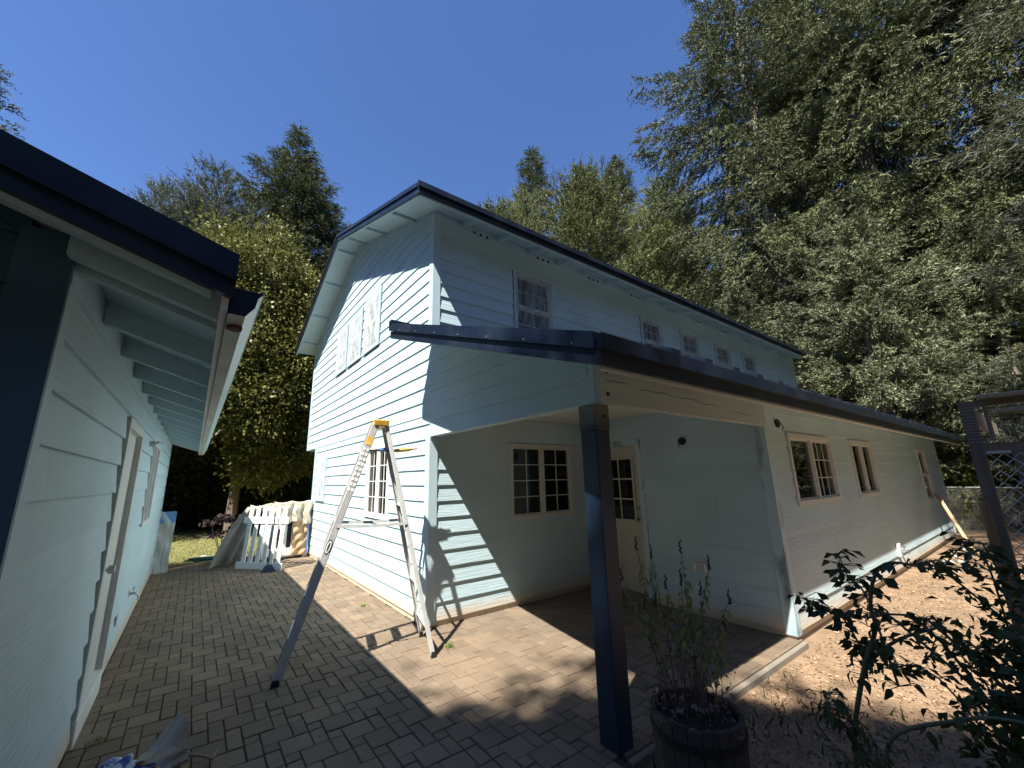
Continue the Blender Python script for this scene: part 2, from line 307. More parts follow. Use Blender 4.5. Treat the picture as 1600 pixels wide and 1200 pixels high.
for i in range(-140, 140):
    for j in range(-140, 140):
        ox, oy = 3*i-j, i+2*j
        if not (-60 < ox*mod*10 < 600 and -360 < oy*mod*10 < 1200): pass
        for k, (a, b, c, d) in kinds.items():
            cx, cy = (ox+(a+c)/2)*mod, (oy+(b+d)/2)*mod
            if inpatio(cx, cy): cells.append((math.hypot(cx, cy), k, cx, cy))
def inview(x, y):
    d = Vector((x, y, -1.55)); z = d.dot(fw)
    if z <= 0.1: return False
    return abs(d.dot(r2)/z) < 1.3 and abs(d.dot(u2)/z) < 0.97
vis = sorted([c for c in cells if inview(c[2], c[3]) and not (c[2] > 2.2 and c[3] < 1.90)]); near = vis[:300]; nearset = set((c[2], c[3]) for c in near)
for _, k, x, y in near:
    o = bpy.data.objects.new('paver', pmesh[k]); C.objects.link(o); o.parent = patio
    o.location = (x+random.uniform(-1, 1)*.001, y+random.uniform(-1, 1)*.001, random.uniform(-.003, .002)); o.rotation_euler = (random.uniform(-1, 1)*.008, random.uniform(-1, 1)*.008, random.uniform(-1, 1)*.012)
VV = []; FF = []; nb = 0
half = {k: ((c-a)*mod/2-gap, (d-b)*mod/2-gap) for k, (a, b, c, d) in kinds.items()}
EDGE = 1.772; extra_cells = []
for i in range(-20, 60):
    for j in range(-20, 40):
        for k, (a, b, c, d) in kinds.items():
            cx, cy = (3*i-j+(a+c)/2)*mod, (i+2*j+(b+d)/2)*mod
            if 2.2 < cx < 4.84 and cy <= EDGE and cy+half[k][1] > EDGE+.008: extra_cells.append((k, cx, cy))
clipped = [c for c in cells if c[2] > 2.2 and c[3]-half[c[1]][1] < EDGE and c[3] < 2.0]
cl_set = set((c[2], c[3]) for c in clipped)
for k, cx, cy in [(c[1], c[2], c[3]) for c in clipped]+extra_cells:
    w = half[k][0]; y0_, y1_ = EDGE, cy+half[k][1]
    b0 = nb; VV += [(cx-w, y0_, -.05), (cx+w, y0_, -.05), (cx+w, y1_, -.05), (cx-w, y1_, -.05), (cx-w, y0_, -.001), (cx+w, y0_, -.001), (cx+w, y1_, -.001), (cx-w, y1_, -.001)]; nb += 8
    FF += [[b0, b0+1, b0+5, b0+4], [b0+1, b0+2, b0+6, b0+5], [b0+2, b0+3, b0+7, b0+6], [b0+3, b0, b0+4, b0+7], [b0+4, b0+5, b0+6, b0+7]]
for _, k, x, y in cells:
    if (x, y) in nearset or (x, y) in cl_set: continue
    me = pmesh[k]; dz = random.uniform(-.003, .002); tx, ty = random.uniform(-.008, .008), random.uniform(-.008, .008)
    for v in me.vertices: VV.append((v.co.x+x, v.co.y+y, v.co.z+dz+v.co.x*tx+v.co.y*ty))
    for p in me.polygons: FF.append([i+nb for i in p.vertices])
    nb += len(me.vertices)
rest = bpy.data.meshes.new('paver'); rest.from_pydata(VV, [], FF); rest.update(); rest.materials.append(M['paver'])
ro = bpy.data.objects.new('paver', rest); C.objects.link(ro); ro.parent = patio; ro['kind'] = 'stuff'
cb = MB(); cb.box(2.14, 4.80, 1.725, 1.768, GZ, -0.002); tag(cb.build('curb', M['curb'], bevel=0.008), kind='structure')

# ------------------------------------------------------------------ walls with clapboards
class Wl:
    """local wall frame: s along the wall, z up, d outwards"""
    def __init__(w, kind, plane): w.k = kind; w.p = plane
    def __call__(w, s, z, d):
        if w.k == '-y': return (s, w.p-d, z)
        if w.k == '-x': return (w.p-d, s, z)
        if w.k == '+x': return (w.p+d, s, z)
    def box(w, mb, s0, s1, z0, z1, d0, d1):
        a = w(s0, z0, d0); b = w(s1, z1, d1); mb.box(a[0], b[0], a[1], b[1], a[2], b[2]); return mb
def cutrange(a, b, cuts):
    segs = [(a, b)]
    for c, d in cuts:
        ns = []
        for p, q in segs:
            if d <= p or c >= q: ns.append((p, q)); continue
            if c > p: ns.append((p, c))
            if d < q: ns.append((d, q))
        segs = ns
    return [s for s in segs if s[1]-s[0] > 0.02]
def siding(Wd, parent, m, s0, s1, z0, z1, holes=(), exp=0.178, lo=None, hi=None, lip=0.019, joints=3.66):
    lo = lo or (lambda z: s0); hi = hi or (lambda z: s1); z = z0; k = 0
    while z < z1-0.02:
        zt = min(z+exp, z1); a0, a1 = lo(z), lo(zt); b0, b1 = hi(z), hi(zt)
        if b0-a0 < 0.05: break
        # z bands produced by holes crossing the course
        zs = sorted({z, zt} | {h[2] for h in holes if z < h[2] < zt} | {h[3] for h in holes if z < h[3] < zt})
        off = (k*1.37+abs(Wd.p)*.7) % joints; js = [s0+off+joints*i for i in range(-1, 12)]
        for za, zb in zip(zs[:-1], zs[1:]):
            zm = (za+zb)/2; cuts = [(h[0], h[1]) for h in holes if h[2] < zm < h[3]]
            aa, bb = max(a0, a1) if False else a0, b0
            segs = cutrange(min(a0, a1), max(b0, b1), cuts+[(j-.001, j+.001) for j in js])
            for p, q in segs:
                pb, pt, qb, qt = p, p, q, q
                if abs(p-min(a0, a1)) < 1e-6: pb, pt = a0, a1
                if abs(q-max(b0, b1)) < 1e-6: qb, qt = b0, b1
                if qb-pb < .01 or qt-pt < -.001: continue
                f = lambda zz: lip-(lip-.001)*(zz-z)/exp
                w_ = 0.0
                mb = MB(); P = [Wd(pb, za, 0.0), Wd(qb, za, 0.0), Wd(qt, zb, 0.0), Wd(pt, zb, 0.0), Wd(pb, za, f(za)), Wd(qb, za, f(za)), Wd(qt, zb, f(zb)), Wd(pt, zb, f(zb))]
                mb.poly8(P); mb.build('siding_board', m, parent)
        z = zt; k += 1
def sheath(Wd, parent, m, s0, s1, z0, z1, holes=(), extra=None, th=0.1, name='wall'):
    ss = sorted({s0, s1} | {v for h in holes for v in h[:2] if s0 < v < s1}); zz = sorted({z0, z1} | {v for h in holes for v in h[2:4] if z0 < v < z1})
    mb = MB()
    for a, b in zip(ss[:-1], ss[1:]):
        for c, d in zip(zz[:-1], zz[1:]):
            if any(h[0] < (a+b)/2 < h[1] and h[2] < (c+d)/2 < h[3] for h in holes): continue
            Wd.box(mb, a, b, c, d, -th, -0.001)
    if extra:
        P = [Wd(s, z, -th) for s, z in extra]; v = Vector(Wd(0, 0, -.001))-Vector(Wd(0, 0, -th)); mb.prism(P, v)
    return mb.build(name, m, parent)
def window(Wd, parent, s0, s1, z0, z1, kind='slider', grid=(2, 4), fm=None, film_on=False, fr=0.045, proud=0.03, flip=False, curtain=None, label=None):
    fm = fm or M['vinyl']; b = Wd.box; mb = MB()
    b(mb, s0, s1, z0, z0+fr, -.06, proud); b(mb, s0, s1, z1-fr, z1, -.06, proud); b(mb, s0, s0+fr, z0+fr, z1-fr, -.06, proud-.001); b(mb, s1-fr, s1, z0+fr, z1-fr, -.06, proud-.001)
    a0, a1, c0, c1 = s0+fr, s1-fr, z0+fr, z1-fr; sm = (a0+a1)/2; zm = (c0+c1)/2
    if kind == 'slider': b(mb, sm-.022, sm+.022, c0, c1, -.045, proud-.006); halves = [(a0, sm-.022, c0, c1), (sm+.022, a1, c0, c1)]
    elif kind == 'hung': b(mb, a0, a1, zm-.02, zm+.02, -.045, proud-.006); halves = [(a0, a1, c0, zm-.02), (a0, a1, zm+.02, c1)]
    else: halves = [(a0, a1, c0, c1)]
    f = mb.build('window', fm, parent)
    if label: f['label'] = label
    for hi_, (p, q, r_, t_) in enumerate(halves):
        e = 0.022; sb = MB(); b(sb, p, q, r_, r_+e, -.035, .006); b(sb, p, q, t_-e, t_, -.035, .006); b(sb, p, p+e, r_+e, t_-e, -.035, .005); b(sb, q-e, q, r_+e, t_-e, -.035, .005)
        sb.build('sash', fm, f)
        pn = MB(); b(pn, p+e, q-e, r_+e, t_-e, -.02, -.014); pn.build('pane', M['glass'], f)
        gx, gz = grid[hi_] if isinstance(grid[0], tuple) else grid
        if gx*gz > 1:
            mu = MB()
            for i in range(1, gx): x = p+e+(q-p-2*e)*i/gx; b(mu, x-.006, x+.006, r_+e, t_-e, -.012, -.004)
            for i in range(1, gz): z = r_+e+(t_-r_-2*e)*i/gz; b(mu, p+e, q-e, z-.006, z+.006, -.011, -.005)
            mu.build('muntin_grid', fm, f)
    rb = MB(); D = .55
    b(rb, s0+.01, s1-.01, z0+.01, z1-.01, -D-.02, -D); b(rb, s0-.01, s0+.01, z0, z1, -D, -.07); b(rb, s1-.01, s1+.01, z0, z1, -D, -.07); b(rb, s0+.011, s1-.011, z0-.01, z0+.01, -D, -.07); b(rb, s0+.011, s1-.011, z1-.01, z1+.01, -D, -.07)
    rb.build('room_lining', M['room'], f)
    if curtain:
        for (p, q) in curtain:
            cp = [[Wd(p+(q-p)*i/24, z, -.13+.02*math.sin(i*1.3)) for i in range(25)] for z in (c0, c1)]
            MB().grid(cp).build('curtain', M['curtain'], f, smooth=True, recalc=False)
    if film_on:
        n1, n2 = 16, 22; P = []
        for i in range(n1+1):
            row = []
            for j in range(n2+1):
                u, v = i/n1, j/n2; e = min(1, 6*min(u, 1-u, v, 1-v))
                d = proud+.004+e*(.012+.012*math.sin(9*u+5*v+s0*3)+.008*math.sin(23*u-11*v+s0))
                row.append(Wd(s0-.01+(s1-s0+.02)*u, z0-.01+(z1-z0+.02)*v, d))
            P.append(row)
        MB().grid(P).build('plastic_film', M['film_shaded'] if Wd.k == '-y' else M['film'], f, smooth=True, recalc=False)
        tp = MB(); w_ = .022; b(tp, s0-w_, s0, z0-w_, z1+w_, .016, proud+.007); b(tp, s1, s1+w_, z0-w_, z1+w_, .016, proud+.007); b(tp, s0, s1, z0-w_, z0, .016, proud+.006); b(tp, s0, s1, z1, z1+w_, .016, proud+.006)
        tp.build('masking_tape', M['aqua'], f)
    return f

# ------------------------------------------------------------------ the house
X1, Y1, X2, Y0, X3 = 2.17, 4.35, 4.78, 1.81, 14.70
YB, YBU, ZU = 10.12, 11.05, 2.30       # ground floor back, upper floor back (overhanging), its underside
XE = 14.45                             # far end of the two-storey block
house = tag(empty('house', (X1, Y1, 0)), 'large two-storey pale aqua clapboard house with navy metal roofs and a corner porch', 'house')
def roofz(y): return 4.905+0.356*(y-3.93) if y <= 7.75 else 4.905+0.356*(7.75-3.93)-0.385*(y-7.75)      # underside of the upper roof
# gable wall (faces -X)
Wg = Wl('-x', X1)
hg = [(6.22, 7.02, 3.70, 4.77), (7.16, 8.0, 3.70, 4.73), (8.07, 8.82, 3.70, 4.68), (5.58, 6.50, 1.02, 2.06), (9.05, 9.72, 1.18, 2.0)]
gw = sheath(Wg, house, M['sy'], Y1, YB, 0.0, ZU, hg)
siding(Wg, gw, M['sy'], Y1, YB, 0.06, ZU-.004, hg, lip=.0145)
gu = sheath(Wg, house, M['sy'], Y1, YBU, ZU, 4.80, hg, extra=[(Y1, 4.801), (Y1, roofz(Y1)-.005), (7.75, roofz(7.75)-.005), (YBU, 4.801)])
zi = lambda z: max(Y1, 3.93+(z-4.905)/0.356); zj = lambda z: min(YBU, 7.75+(roofz(7.75)-z)/0.385)
siding(Wg, gu, M['sy'], Y1, YBU, ZU, roofz(7.75)-.03, hg, lo=zi, hi=zj, lip=.0145)
for i, h in enumerate(hg[:3]): window(Wg, house, h[0]+.04, h[1]-.04, h[2]+.04, h[3]-.04, 'hung', (2, 3), film_on=True)
window(Wg, house, hg[3][0]+.002, hg[3][1]-.002, hg[3][2]+.002, hg[3][3]-.002, 'slider', (2, 4), fm=M['white'], curtain=[(6.15, 6.4)])
window(Wg, house, hg[4][0]+.002, hg[4][1]-.002, hg[4][2]+.002, hg[4][3]-.002, 'hung', (2, 3), film_on=True)
# underside of the overhang and back walls
q = MB(); q.box(X1+.02, XE, YB, YBU, ZU-.02, ZU+.05); q.box(X1+.001, XE, YBU-.1, YBU, ZU+.05, 4.8); q.box(X1+.1, XE, YB-.1, YB, 0, ZU-.021); q.build('wall', M['aqua'], house)
q = MB(); q.prism([(XE-.1, Y1+.1, 0), (XE-.1, YB-.1, 0), (XE-.1, YBU-.1, ZU+.06), (XE-.1, YBU-.1, 4.77), (XE-.1, 7.75, roofz(7.75)-.02), (XE-.1, Y1+.1, 4.95)], (0.1, 0, 0)); q.build('wall', M['aqua'], house)
# front wall (faces -Y): ground floor part under the porch and upper floor
Wf = Wl('-y', Y1)
hf = [(3.32, 4.48, 1.02, 2.0)]
hu = [(3.46, 4.26, 3.45, 4.60), (6.58, 7.33, 3.62, 4.58), (8.0, 8.76, 3.62, 4.58), (9.48, 10.22, 3.62, 4.58), (10.9, 11.66, 3.62, 4.58)]
fl = sheath(Wf, house, M['sx'], X1+.1, X2, 0.0, 3.1, hf); siding(Wf, fl, M['sx'], X1, X2, 0.06, 2.38, hf)
fu = sheath(Wf, house, M['sx'], X1+.1, XE, 3.1, 5.04, hu); siding(Wf, fu, M['sx'], X1, XE, 3.14, 5.05, hu)
window(Wf, house, 3.322, 4.478, 1.022, 1.998, 'slider', (2, 4), fm=M['cream'], curtain=[(3.4, 3.62), (4.2, 4.45)])
for h in hu: window(Wf, house, h[0]+.03, h[1]-.03, h[2]+.03, h[3]-.03, 'hung', (2, 2), film_on=True)
# door wall of the wing (faces -X)
Wd_ = Wl('-x', X2)
DY0, DY1 = 3.40, 4.30
hd = [(DY0-.07, DY1+.04, -.1, 2.03)]
dw = sheath(Wd_, house, M['sy'], Y0, Y1, 0.0, 2.45, hd); siding(Wd_, dw, M['sy'], Y0, Y1-.01, 0.06, 2.40, hd)
db = MB(); Wd_.box(db, DY0, DY1, .07, 1.95, -.07, -.03)
door = db.build('door', M['door'], house, bevel=.002)
dd = MB()
Wd_.box(dd, DY0+.12, DY1-.12, .93, .97, -.03, -.012); Wd_.box(dd, DY0+.12, DY1-.12, 1.77, 1.81, -.03, -.012); Wd_.box(dd, DY0+.09, DY0+.125, .93, 1.81, -.03, -.013); Wd_.box(dd, DY1-.125, DY1-.09, .93, 1.81, -.03, -.013)
for i in (1, 2): y = DY0+.12+(DY1-DY0-.24)*i/3; Wd_.box(dd, y-.01, y+.01, .97, 1.77, -.03, -.016); z = .97+.8*i/3; Wd_.box(dd, DY0+.125, DY1-.125, z-.01, z+.01, -.03, -.017)
for a, b in ((DY0+.12, DY0+.40), (DY1-.40, DY1-.12)):
    for z0_, z1_ in ((.2, .8),):
        Wd_.box(dd, a, b, z0_, z0_+.02, -.03, -.022); Wd_.box(dd, a, b, z1_-.02, z1_, -.03, -.022); Wd_.box(dd, a, a+.02, z0_+.02, z1_-.02, -.03, -.0225); Wd_.box(dd, b-.02, b, z0_+.02, z1_-.02, -.03, -.0225)
dd.build('door_moulding', M['door'], door)
dp = MB(); Wd_.box(dp, DY0+.125, DY1-.125, .97, 1.77, -.03, -.024); 
mg = bpy.data.materials.new('dark_glass'); mg.use_nodes = True; _b = mg.node_tree.nodes['Principled BSDF']; _b.inputs['Base Color'].default_value = (.012, .014, .013, 1); _b.inputs['Roughness'].default_value = .04; _b.inputs['Specular IOR Level'].default_value = .8
dp.build('pane', mg, door)
kn = MB(); kn.disc(Wd_(DY0+.07, .98, -.03), (-1, 0, 0), .012, .05, 8); kn.disc(Wd_(DY0+.07, .98, .02), (-1, 0, 0), .027, .03, 12); kn.disc(Wd_(DY0+.07, 1.12, -.03), (-1, 0, 0), .025, .012, 12); kn.build('door_knob', M['brass'], door)
df = MB(); Wd_.box(df, DY0-.07, DY0, 0.05, 2.03, -.1, .02); Wd_.box(df, DY1, DY1+.04, 0.05, 2.03, -.1, .02); Wd_.box(df, DY0, DY1, 1.95, 2.03, -.1, .019)
df.build('door_frame', M['cornerblue'], house)
ds = MB(); Wd_.box(ds, DY0-.07, DY1+.04, .0, .05, -.12, .05); ds.build('door_sill', M['curb'], house)
def jbox(Wd, s, z, mm, nm='junction_box'):
    o = MB(); o.disc(Wd(s, z, .012), tuple(Vector(Wd(0, 0, 1))-Vector(Wd(0, 0, 0))), .048, .022, 14); a = Vector(Wd(s, z, .03))
    o.tube([a, Vector(Wd(s+.02, z-.01, .06)), Vector(Wd(s+.03, z-.05, .065)), Vector(Wd(s+.02, z-.075, .05))], .006, 5); o.tube([a, Vector(Wd(s-.02, z+.015, .055)), Vector(Wd(s-.03, z-.02, .06))], .006, 5)
    return o.build(nm, mm, house)
jbox(Wd_, 2.72, 1.95, M['dark'])
ob = MB(); Wd_.box(ob, 2.60, 2.75, .46, .56, .010, .035); ob.build('outlet_cover', M['steel'], house, bevel=.008)
ob = MB(); Wd_.box(ob, 2.625, 2.725, .475, .545, .034, .055); ob.build('outlet_flap', M['gutterin'], house, bevel=.008)
# long wall of the wing (faces -Y)
Wlg = Wl('-y', Y0)
hl = [(5.33, 6.80, 1.18, 1.99), (7.65, 8.79, 1.17, 2.0), (12.32, 13.12, .90, 1.99)]
lwall = sheath(Wlg, house, M['sxl'], X2+.1, X3, 0.0, 2.45, hl); siding(Wlg, lwall, M['sxl'], X2, X3, 0.06, 2.34, hl)
window(Wlg, house, *[hl[0][0]+.002, hl[0][1]-.002, 1.182, 1.988], 'slider', ((1, 1), (3, 3)), fm=M['cream'], fr=.055, curtain=[(6.2, 6.7)])
window(Wlg, house, *[hl[1][0]+.002, hl[1][1]-.002, 1.172, 1.998], 'slider', ((1, 1), (1, 1)), fm=M['cream'], fr=.055, curtain=[(7.9, 8.15)])
window(Wlg, house, *[hl[2][0]+.002, hl[2][1]-.002, .902, 1.988], 'hung', ((1, 1), (1, 1)), fm=M['cream'], fr=.055)
jbox(Wlg, 5.12, 2.08, M['dark'])
q = MB(); q.box(X3-.1, X3, Y0+.1, Y1, 0, 2.45); q.build('wall', M['aqua'], house)
fc = MB(); p = Wlg(9.24, .30, .012); fc.tube([p, (p[0], p[1]-.08, p[2]), (p[0], p[1]-.10, p[2]-.05)], .012, 6); fc.disc((p[0], p[1]-.05, p[2]), (0, 0, 1), .006, .05, 6); fc.disc((p[0], p[1]-.05, p[2]+.05), (0, 0, 1), .03, .01, 10); fc.build('faucet', M['steel'], house)
cv = MB(); Wlg.box(cv, 9.0, 9.12, .22, .42, .012, .05); cv.build('utility_cover', M['white'], house, bevel=.01)
# foundation strip
fo = MB(); fo.box(X1+.01, X1+.2, Y1+.01, YB-.05, -.06, .062); fo.box(X1+.01, X2, Y1+.011, Y1+.2, -.06, .062); fo.box(X2+.01, X2+.2, Y0+.01, Y1, -.06, .062); fo.box(X2+.2, X3, Y0+.01, Y0+.2, -.06, .062); fo.build('foundation', M['curb'], house)
# corner boards
def cboard(x, y, z0, z1, sx, sy, m, w=.085, t=.022):
    """two boards wrapping a corner; sx,sy = -1 for outside corners on the -x/-y side"""
    o = MB(); o.box(x-t, x+w, y-t, y, z0, z1); o.box(x-t, x, y+.0001, y+w, z0, z1); return o.build('corner_board', m, house)
cboard(X1, Y1, 0.03, 2.02, -1, -1, M['aqua']); cboard(X1, Y1, 3.30, 5.04, -1, -1, M['aqua']); cboard(X2, Y0, .03, 2.36, -1, -1, M['cornerblue'])
o = MB(); o.box(X1-.022, X1, YBU-.09, YBU+.02, ZU, 4.82); o.build('corner_board', M['aqua'], house); o = MB(); o.box(X1-.022, X1, YB-.09, YB+.02, .03, ZU-.001); o.build('corner_board', M['aqua'], house); o = MB(); o.box(XE-.09, XE, Y1-.022, Y1, 3.3, 5.04); o.build('corner_board', M['aqua'], house); o = MB(); o.box(X3-.09, X3+.001, Y0-.022, Y0, .03, 2.36); o.build('corner_board', M['aqua'], house)
# porch: header gable in the plane of the gable wall, beam, post, ceiling
def proofz(y): return 2.20+0.345*(y-1.34)        # underside of the porch roof
XH = X1-.012
Wh = Wl('-x', XH)
PB = [(Y0, 2.04), (Y1, 2.04), (Y1, proofz(Y1)-.01), (Y0, proofz(Y0)-.01)]
hb = MB(); hb.prism([(XH+.001, y, z) for y, z in PB], (.09, 0, 0)); hb = hb.build('wall', M['aqua'], house)
plo = lambda z: max(Y0+.05, 1.34+(z-2.20)/0.345)
siding(Wh, hb, M['sy'], Y0+.05, Y1-.03, 2.04, 3.16, (), lo=plo, lip=.017, joints=9)
o = MB(); o.box(XH-.02, XH, Y0-.0, Y0+.05, 2.0, 2.345); o.build('trim_board', M['aqua'], house)
bm_ = MB(); bm_.box(XH-.018, X2-.01, Y0-.045, Y0-.001, 2.03, 2.335); beam = bm_.build('porch_beam', M['beige'], house, bevel=.003)
bt = MB()
for z in (2.10, 2.26): bt.disc((XH+.06, Y0-.044, z), (0, -1, 0), .014, .008, 12)
bt.build('bolt', M['dark'], beam)
ck = MB()
for (x0, x1, z0) in ((2.18, 2.5, 2.195), (2.52, 3.1, 2.175), (3.05, 3.5, 2.165), (3.35, 3.8, 2.15), (4.0, 4.5, 2.12)):
    n = 6; top = [(x0+(x1-x0)*i/n, Y0-.0462, z0+random.uniform(-.006, .006)+.003*math.sin(PI*i/n)) for i in range(n+1)]
    bot = [(a, b, c-.001-.005*math.sin(PI*i/n)) for i, (a, b, c) in enumerate(top)]
    ck.grid([top, bot])
ck.build('wood_check', M['dark'], beam, recalc=False)
o = MB(); o.box(XH+.095, X2-.01, Y0, Y1-.02, 2.335, 2.36); o.box(XH+.095, X2-.01, Y0, Y0+.05, 2.04, 2.3349); o.build('porch_ceiling', M['cream'], house)
po = MB(); px0, px1, py0, py1 = 2.115, 2.255, 1.805, 1.945
po.box(px0, px1, py0, py1, -.02, 1.86); po.box(px0-.006, px1+.006, py0-.004, py1+.004, 1.86, 2.029)
post = po.build('porch_post', M['navypaint'], house, bevel=.006)
o = MB(); o.disc((px0+.09, py0-.004, 1.95), (0, -1, 0), .012, .008, 10); o.build('bolt', M['dark'], post)
# upper roof
RX0, RX1 = 1.73, 14.87; EY, RY, BY = 3.93, 7.75, 11.42
def slab(y0, z0, y1, z1, th, x0, x1, name, m, parent):
    o = MB(); o.prism([(x0, y0, z0), (x0, y1, z1), (x0, y1, z1+th), (x0, y0, z0+th)], (x1-x0, 0, 0)); return o.build(name, m, parent)
ZE, ZR, ZB = roofz(EY), roofz(RY), roofz(BY)
roof = slab(EY, ZE+.05, RY, ZR+.05, .05, RX0+.02, RX1, 'roof', M['navy'], house)
slab(RY, ZR+.05, BY, ZB+.05, .05, RX0+.02, RX1, 'roof_panel', M['navy'], roof)
sf = slab(EY+.02, ZE+.008, RY, ZR+.001, .045, RX0+.03, RX1-.02, 'soffit', M['aquaplain'], house); slab(RY, ZR+.001, BY-.02, ZB+.008, .045, RX0+.03, RX1-.02, 'soffit', M['aquaplain'], house)
# rake boards + trims
def rake(x, pts, h, t, m, name, zoff, parent):
    o = MB()
    for (y0, z0), (y1, z1) in zip(pts[:-1], pts[1:]): o.prism([(x, y0, z0+zoff), (x, y1, z1+zoff), (x, y1, z1+zoff+h), (x, y0, z0+zoff+h)], (t, 0, 0))
    return o.build(name, m, parent)
pts = [(EY, ZE), (RY, ZR), (BY, ZB)]
rake(RX0, pts, .075, .028, M['navy'], 'rake_board', -.035, roof); rake(RX0-.02, pts, .055, .05, M['navy'], 'rake_flashing', .045, roof)
rb = rake(RX0+.03, pts, .045, .03, M['aqua'], 'rake_trim', -.045, roof)
o = MB(); o.box(RX0, RX1, EY-.028, EY, ZE-.03, ZE+.075); o.build('fascia', M['navy'], roof)
o = MB(); o.box(RX0-.02, RX1, EY-.06, EY-.029, ZE+.03, ZE+.10); o.build('drip_edge', M['navy'], roof)
o = MB(); o.box(RX0+.03, RX1-.02, EY+.001, EY+.03, ZE-.055, ZE+.006); o.build('sub_fascia', M['aqua'], roof)
o = MB(); o.box(RX0, RX1, BY, BY+.03, ZB-.03, ZB+.09); o.build('fascia', M['navy'], roof)
o = MB(); o.box(RX0+.02, RX1, RY-.12, RY+.12, ZR+.075, ZR+.115); o.build('ridge_cap', M['navy'], roof)
for k, x in enumerate(np.arange(RX0+.3, RX1, .46)):      # ribs of the metal roofing, slope by slope
    o = MB(); o.prism([(x, EY-.03, ZE+.095), (x, RY, ZR+.095), (x, RY, ZR+.125), (x, EY-.03, ZE+.125)], (.03, 0, 0)); o.build('roof_rib', M['navy'], roof)
for y in (4.95, 6.15, 7.28, 7.95, 8.85, 9.9, 10.9):       # lookouts under the gable overhang
    z = roofz(y); sl = .356 if y < RY else -.385; o = MB(); o.prism([(RX0+.06, y, z-.05), (RX0+.06, y+.04, z-.05+.04*sl), (RX0+.06, y+.04, z+.001+.04*sl), (RX0+.06, y, z+.001)], (X1-.02-RX0-.06, 0, 0)); o.build('lookout', M['aqua'], roof)
for k in range(21):                                       # rafter tails under the front eave, with vent holes in every other bay
    x = 2.58+.60*k
    if x > XE: break
    o = MB(); o.prism([(x, EY+.03, ZE-.045), (x, Y1-.02, roofz(Y1)-.10), (x, Y1-.02, roofz(Y1)), (x, EY+.03, ZE+.008)], (.04, 0, 0)); o.build('rafter_tail', M['aqua'], roof)
    if k % 2 == 0:
        o = MB()
        for j in range(3): o.disc((x+.2+.11*j, Y1-.020, 4.955), (0, -1, 0), .022, .003, 12)
        o.build('vent_hole', M['dark'], roof)
o = MB(); o.disc((9.2, 6.9, ZR-.4), (0, 0, 1), .09, .75, 12); o.disc((9.2, 6.9, ZR+.33), (0, 0, 1), .15, .08, 12); o.build('vent_pipe', M['white'], roof)
# porch / wing roof
PX0, PX1, PE, PT = 1.62, 14.75, 1.34, Y1
zE, zT = proofz(PE), proofz(PT)
def pslab(y0, y1, zo, th, x0, x1, name, m, parent): return slab(y0, proofz(y0)+zo, y1, proofz(y1)+zo, th, x0, x1, name, m, parent)
proof = pslab(PE, PT-.03, .03, .03, PX0+.02, PX1, 'roof', M['navy'], house)
pslab(PE+.01, PT-.03, .0, .028, PX0+.03, PX1-.02, 'soffit', M['aqua'], house)
pr_ = [(PE, zE), (PT-.03, proofz(PT-.03))]
rake(PX0, pr_, .085, .028, M['navy'], 'rake_board', -.085, proof)
rake(PX0-.022, pr_, .095, .05, M['navy'], 'rake_flashing', .004, proof)
o = MB(); o.box(PX0, PX1, PE-.028, PE, zE-.085, zE+.0); o.build('fascia', M['navy'], proof)
o = MB(); o.box(PX0-.022, PX1, PE-.06, PE-.029, zE-.01, zE+.075); o.build('drip_edge', M['navy'], proof)
o = MB(); o.box(PX0+.03, PX1-.02, PE+.001, PE+.035, zE-.10, zE-.002); o.build('sub_fascia', M['cream'], proof)
for x in np.arange(2.25, PX1, .40):
    o = MB(); o.prism([(x, PE-.058, zE+.0755), (x, PE+.1, proofz(PE+.1)+.055), (x, PT-.03, proofz(PT-.03)+.055), (x, PT-.03, proofz(PT-.03)+.105), (x, PE-.058, zE+.108)], (.10, 0, 0)); o.build('roof_rib', M['navy'], proof)
for yy in np.arange(PE+.15, PT-.1, .42):
    o = MB(); o.disc((PX0-.0225, yy, proofz(yy)+.022), (-1, 0, 0), .007, .004, 8); o.build('screw', M['steel'], proof)
o = MB(); o.box(PX0-.022, PX1, PT-.10, PT-.025, proofz(PT)+.05, proofz(PT)+.11); o.build('wall_flashing', M['navy'], proof)

# ------------------------------------------------------------------ the garage
XG, YG, YG2 = -.44, 1.90, 10.0
garage = tag(empty('garage', (XG, YG, 0)), 'low aqua clapboard garage on the left with exposed rafters and a gutter', 'garage')
def gz(x): return 2.255-0.33*(x-0.0)       # underside of the roof
Wq = Wl('+x', XG)
hq = [(3.88, 4.84, .0, 2.03), (6.22, 7.12, 1.10, 2.04)]
gwl = sheath(Wq, garage, M['sy'], YG, YG2, 0, 2.39, hq); siding(Wq, gwl, M['sy'], YG, YG2, .05, 2.23, hq, exp=.182)
o = MB(); Wq.box(o, YG, YG2, 2.23, 2.27, 0, .022); Wq.box(o, YG, YG2, 2.27, 2.395, 0, .012); o.build('frieze_board', M['aqua'], garage)
window(Wq, garage, 6.222, 7.118, 1.102, 2.038, 'slider', ((1, 1), (1, 1)), fm=M['cream'])
gd = MB(); Wq.box(gd, 3.95, 4.78, .16, 1.96, -.05, -.012); gdo = gd.build('door', M['cream'], garage, bevel=.002)
o = MB(); Wq.box(o, 3.88, 3.95, .16, 2.03, -.1, .03); Wq.box(o, 4.78, 4.84, .0, 2.03, -.1, .03); Wq.box(o, 3.95, 4.78, 1.96, 2.03, -.1, .029); o.build('door_frame', M['cream'], garage)
o = MB(); Wq.box(o, 3.88, 4.779, -.02, .155, -.1, .035); o.build('door_step', M['white'], garage, bevel=.004)
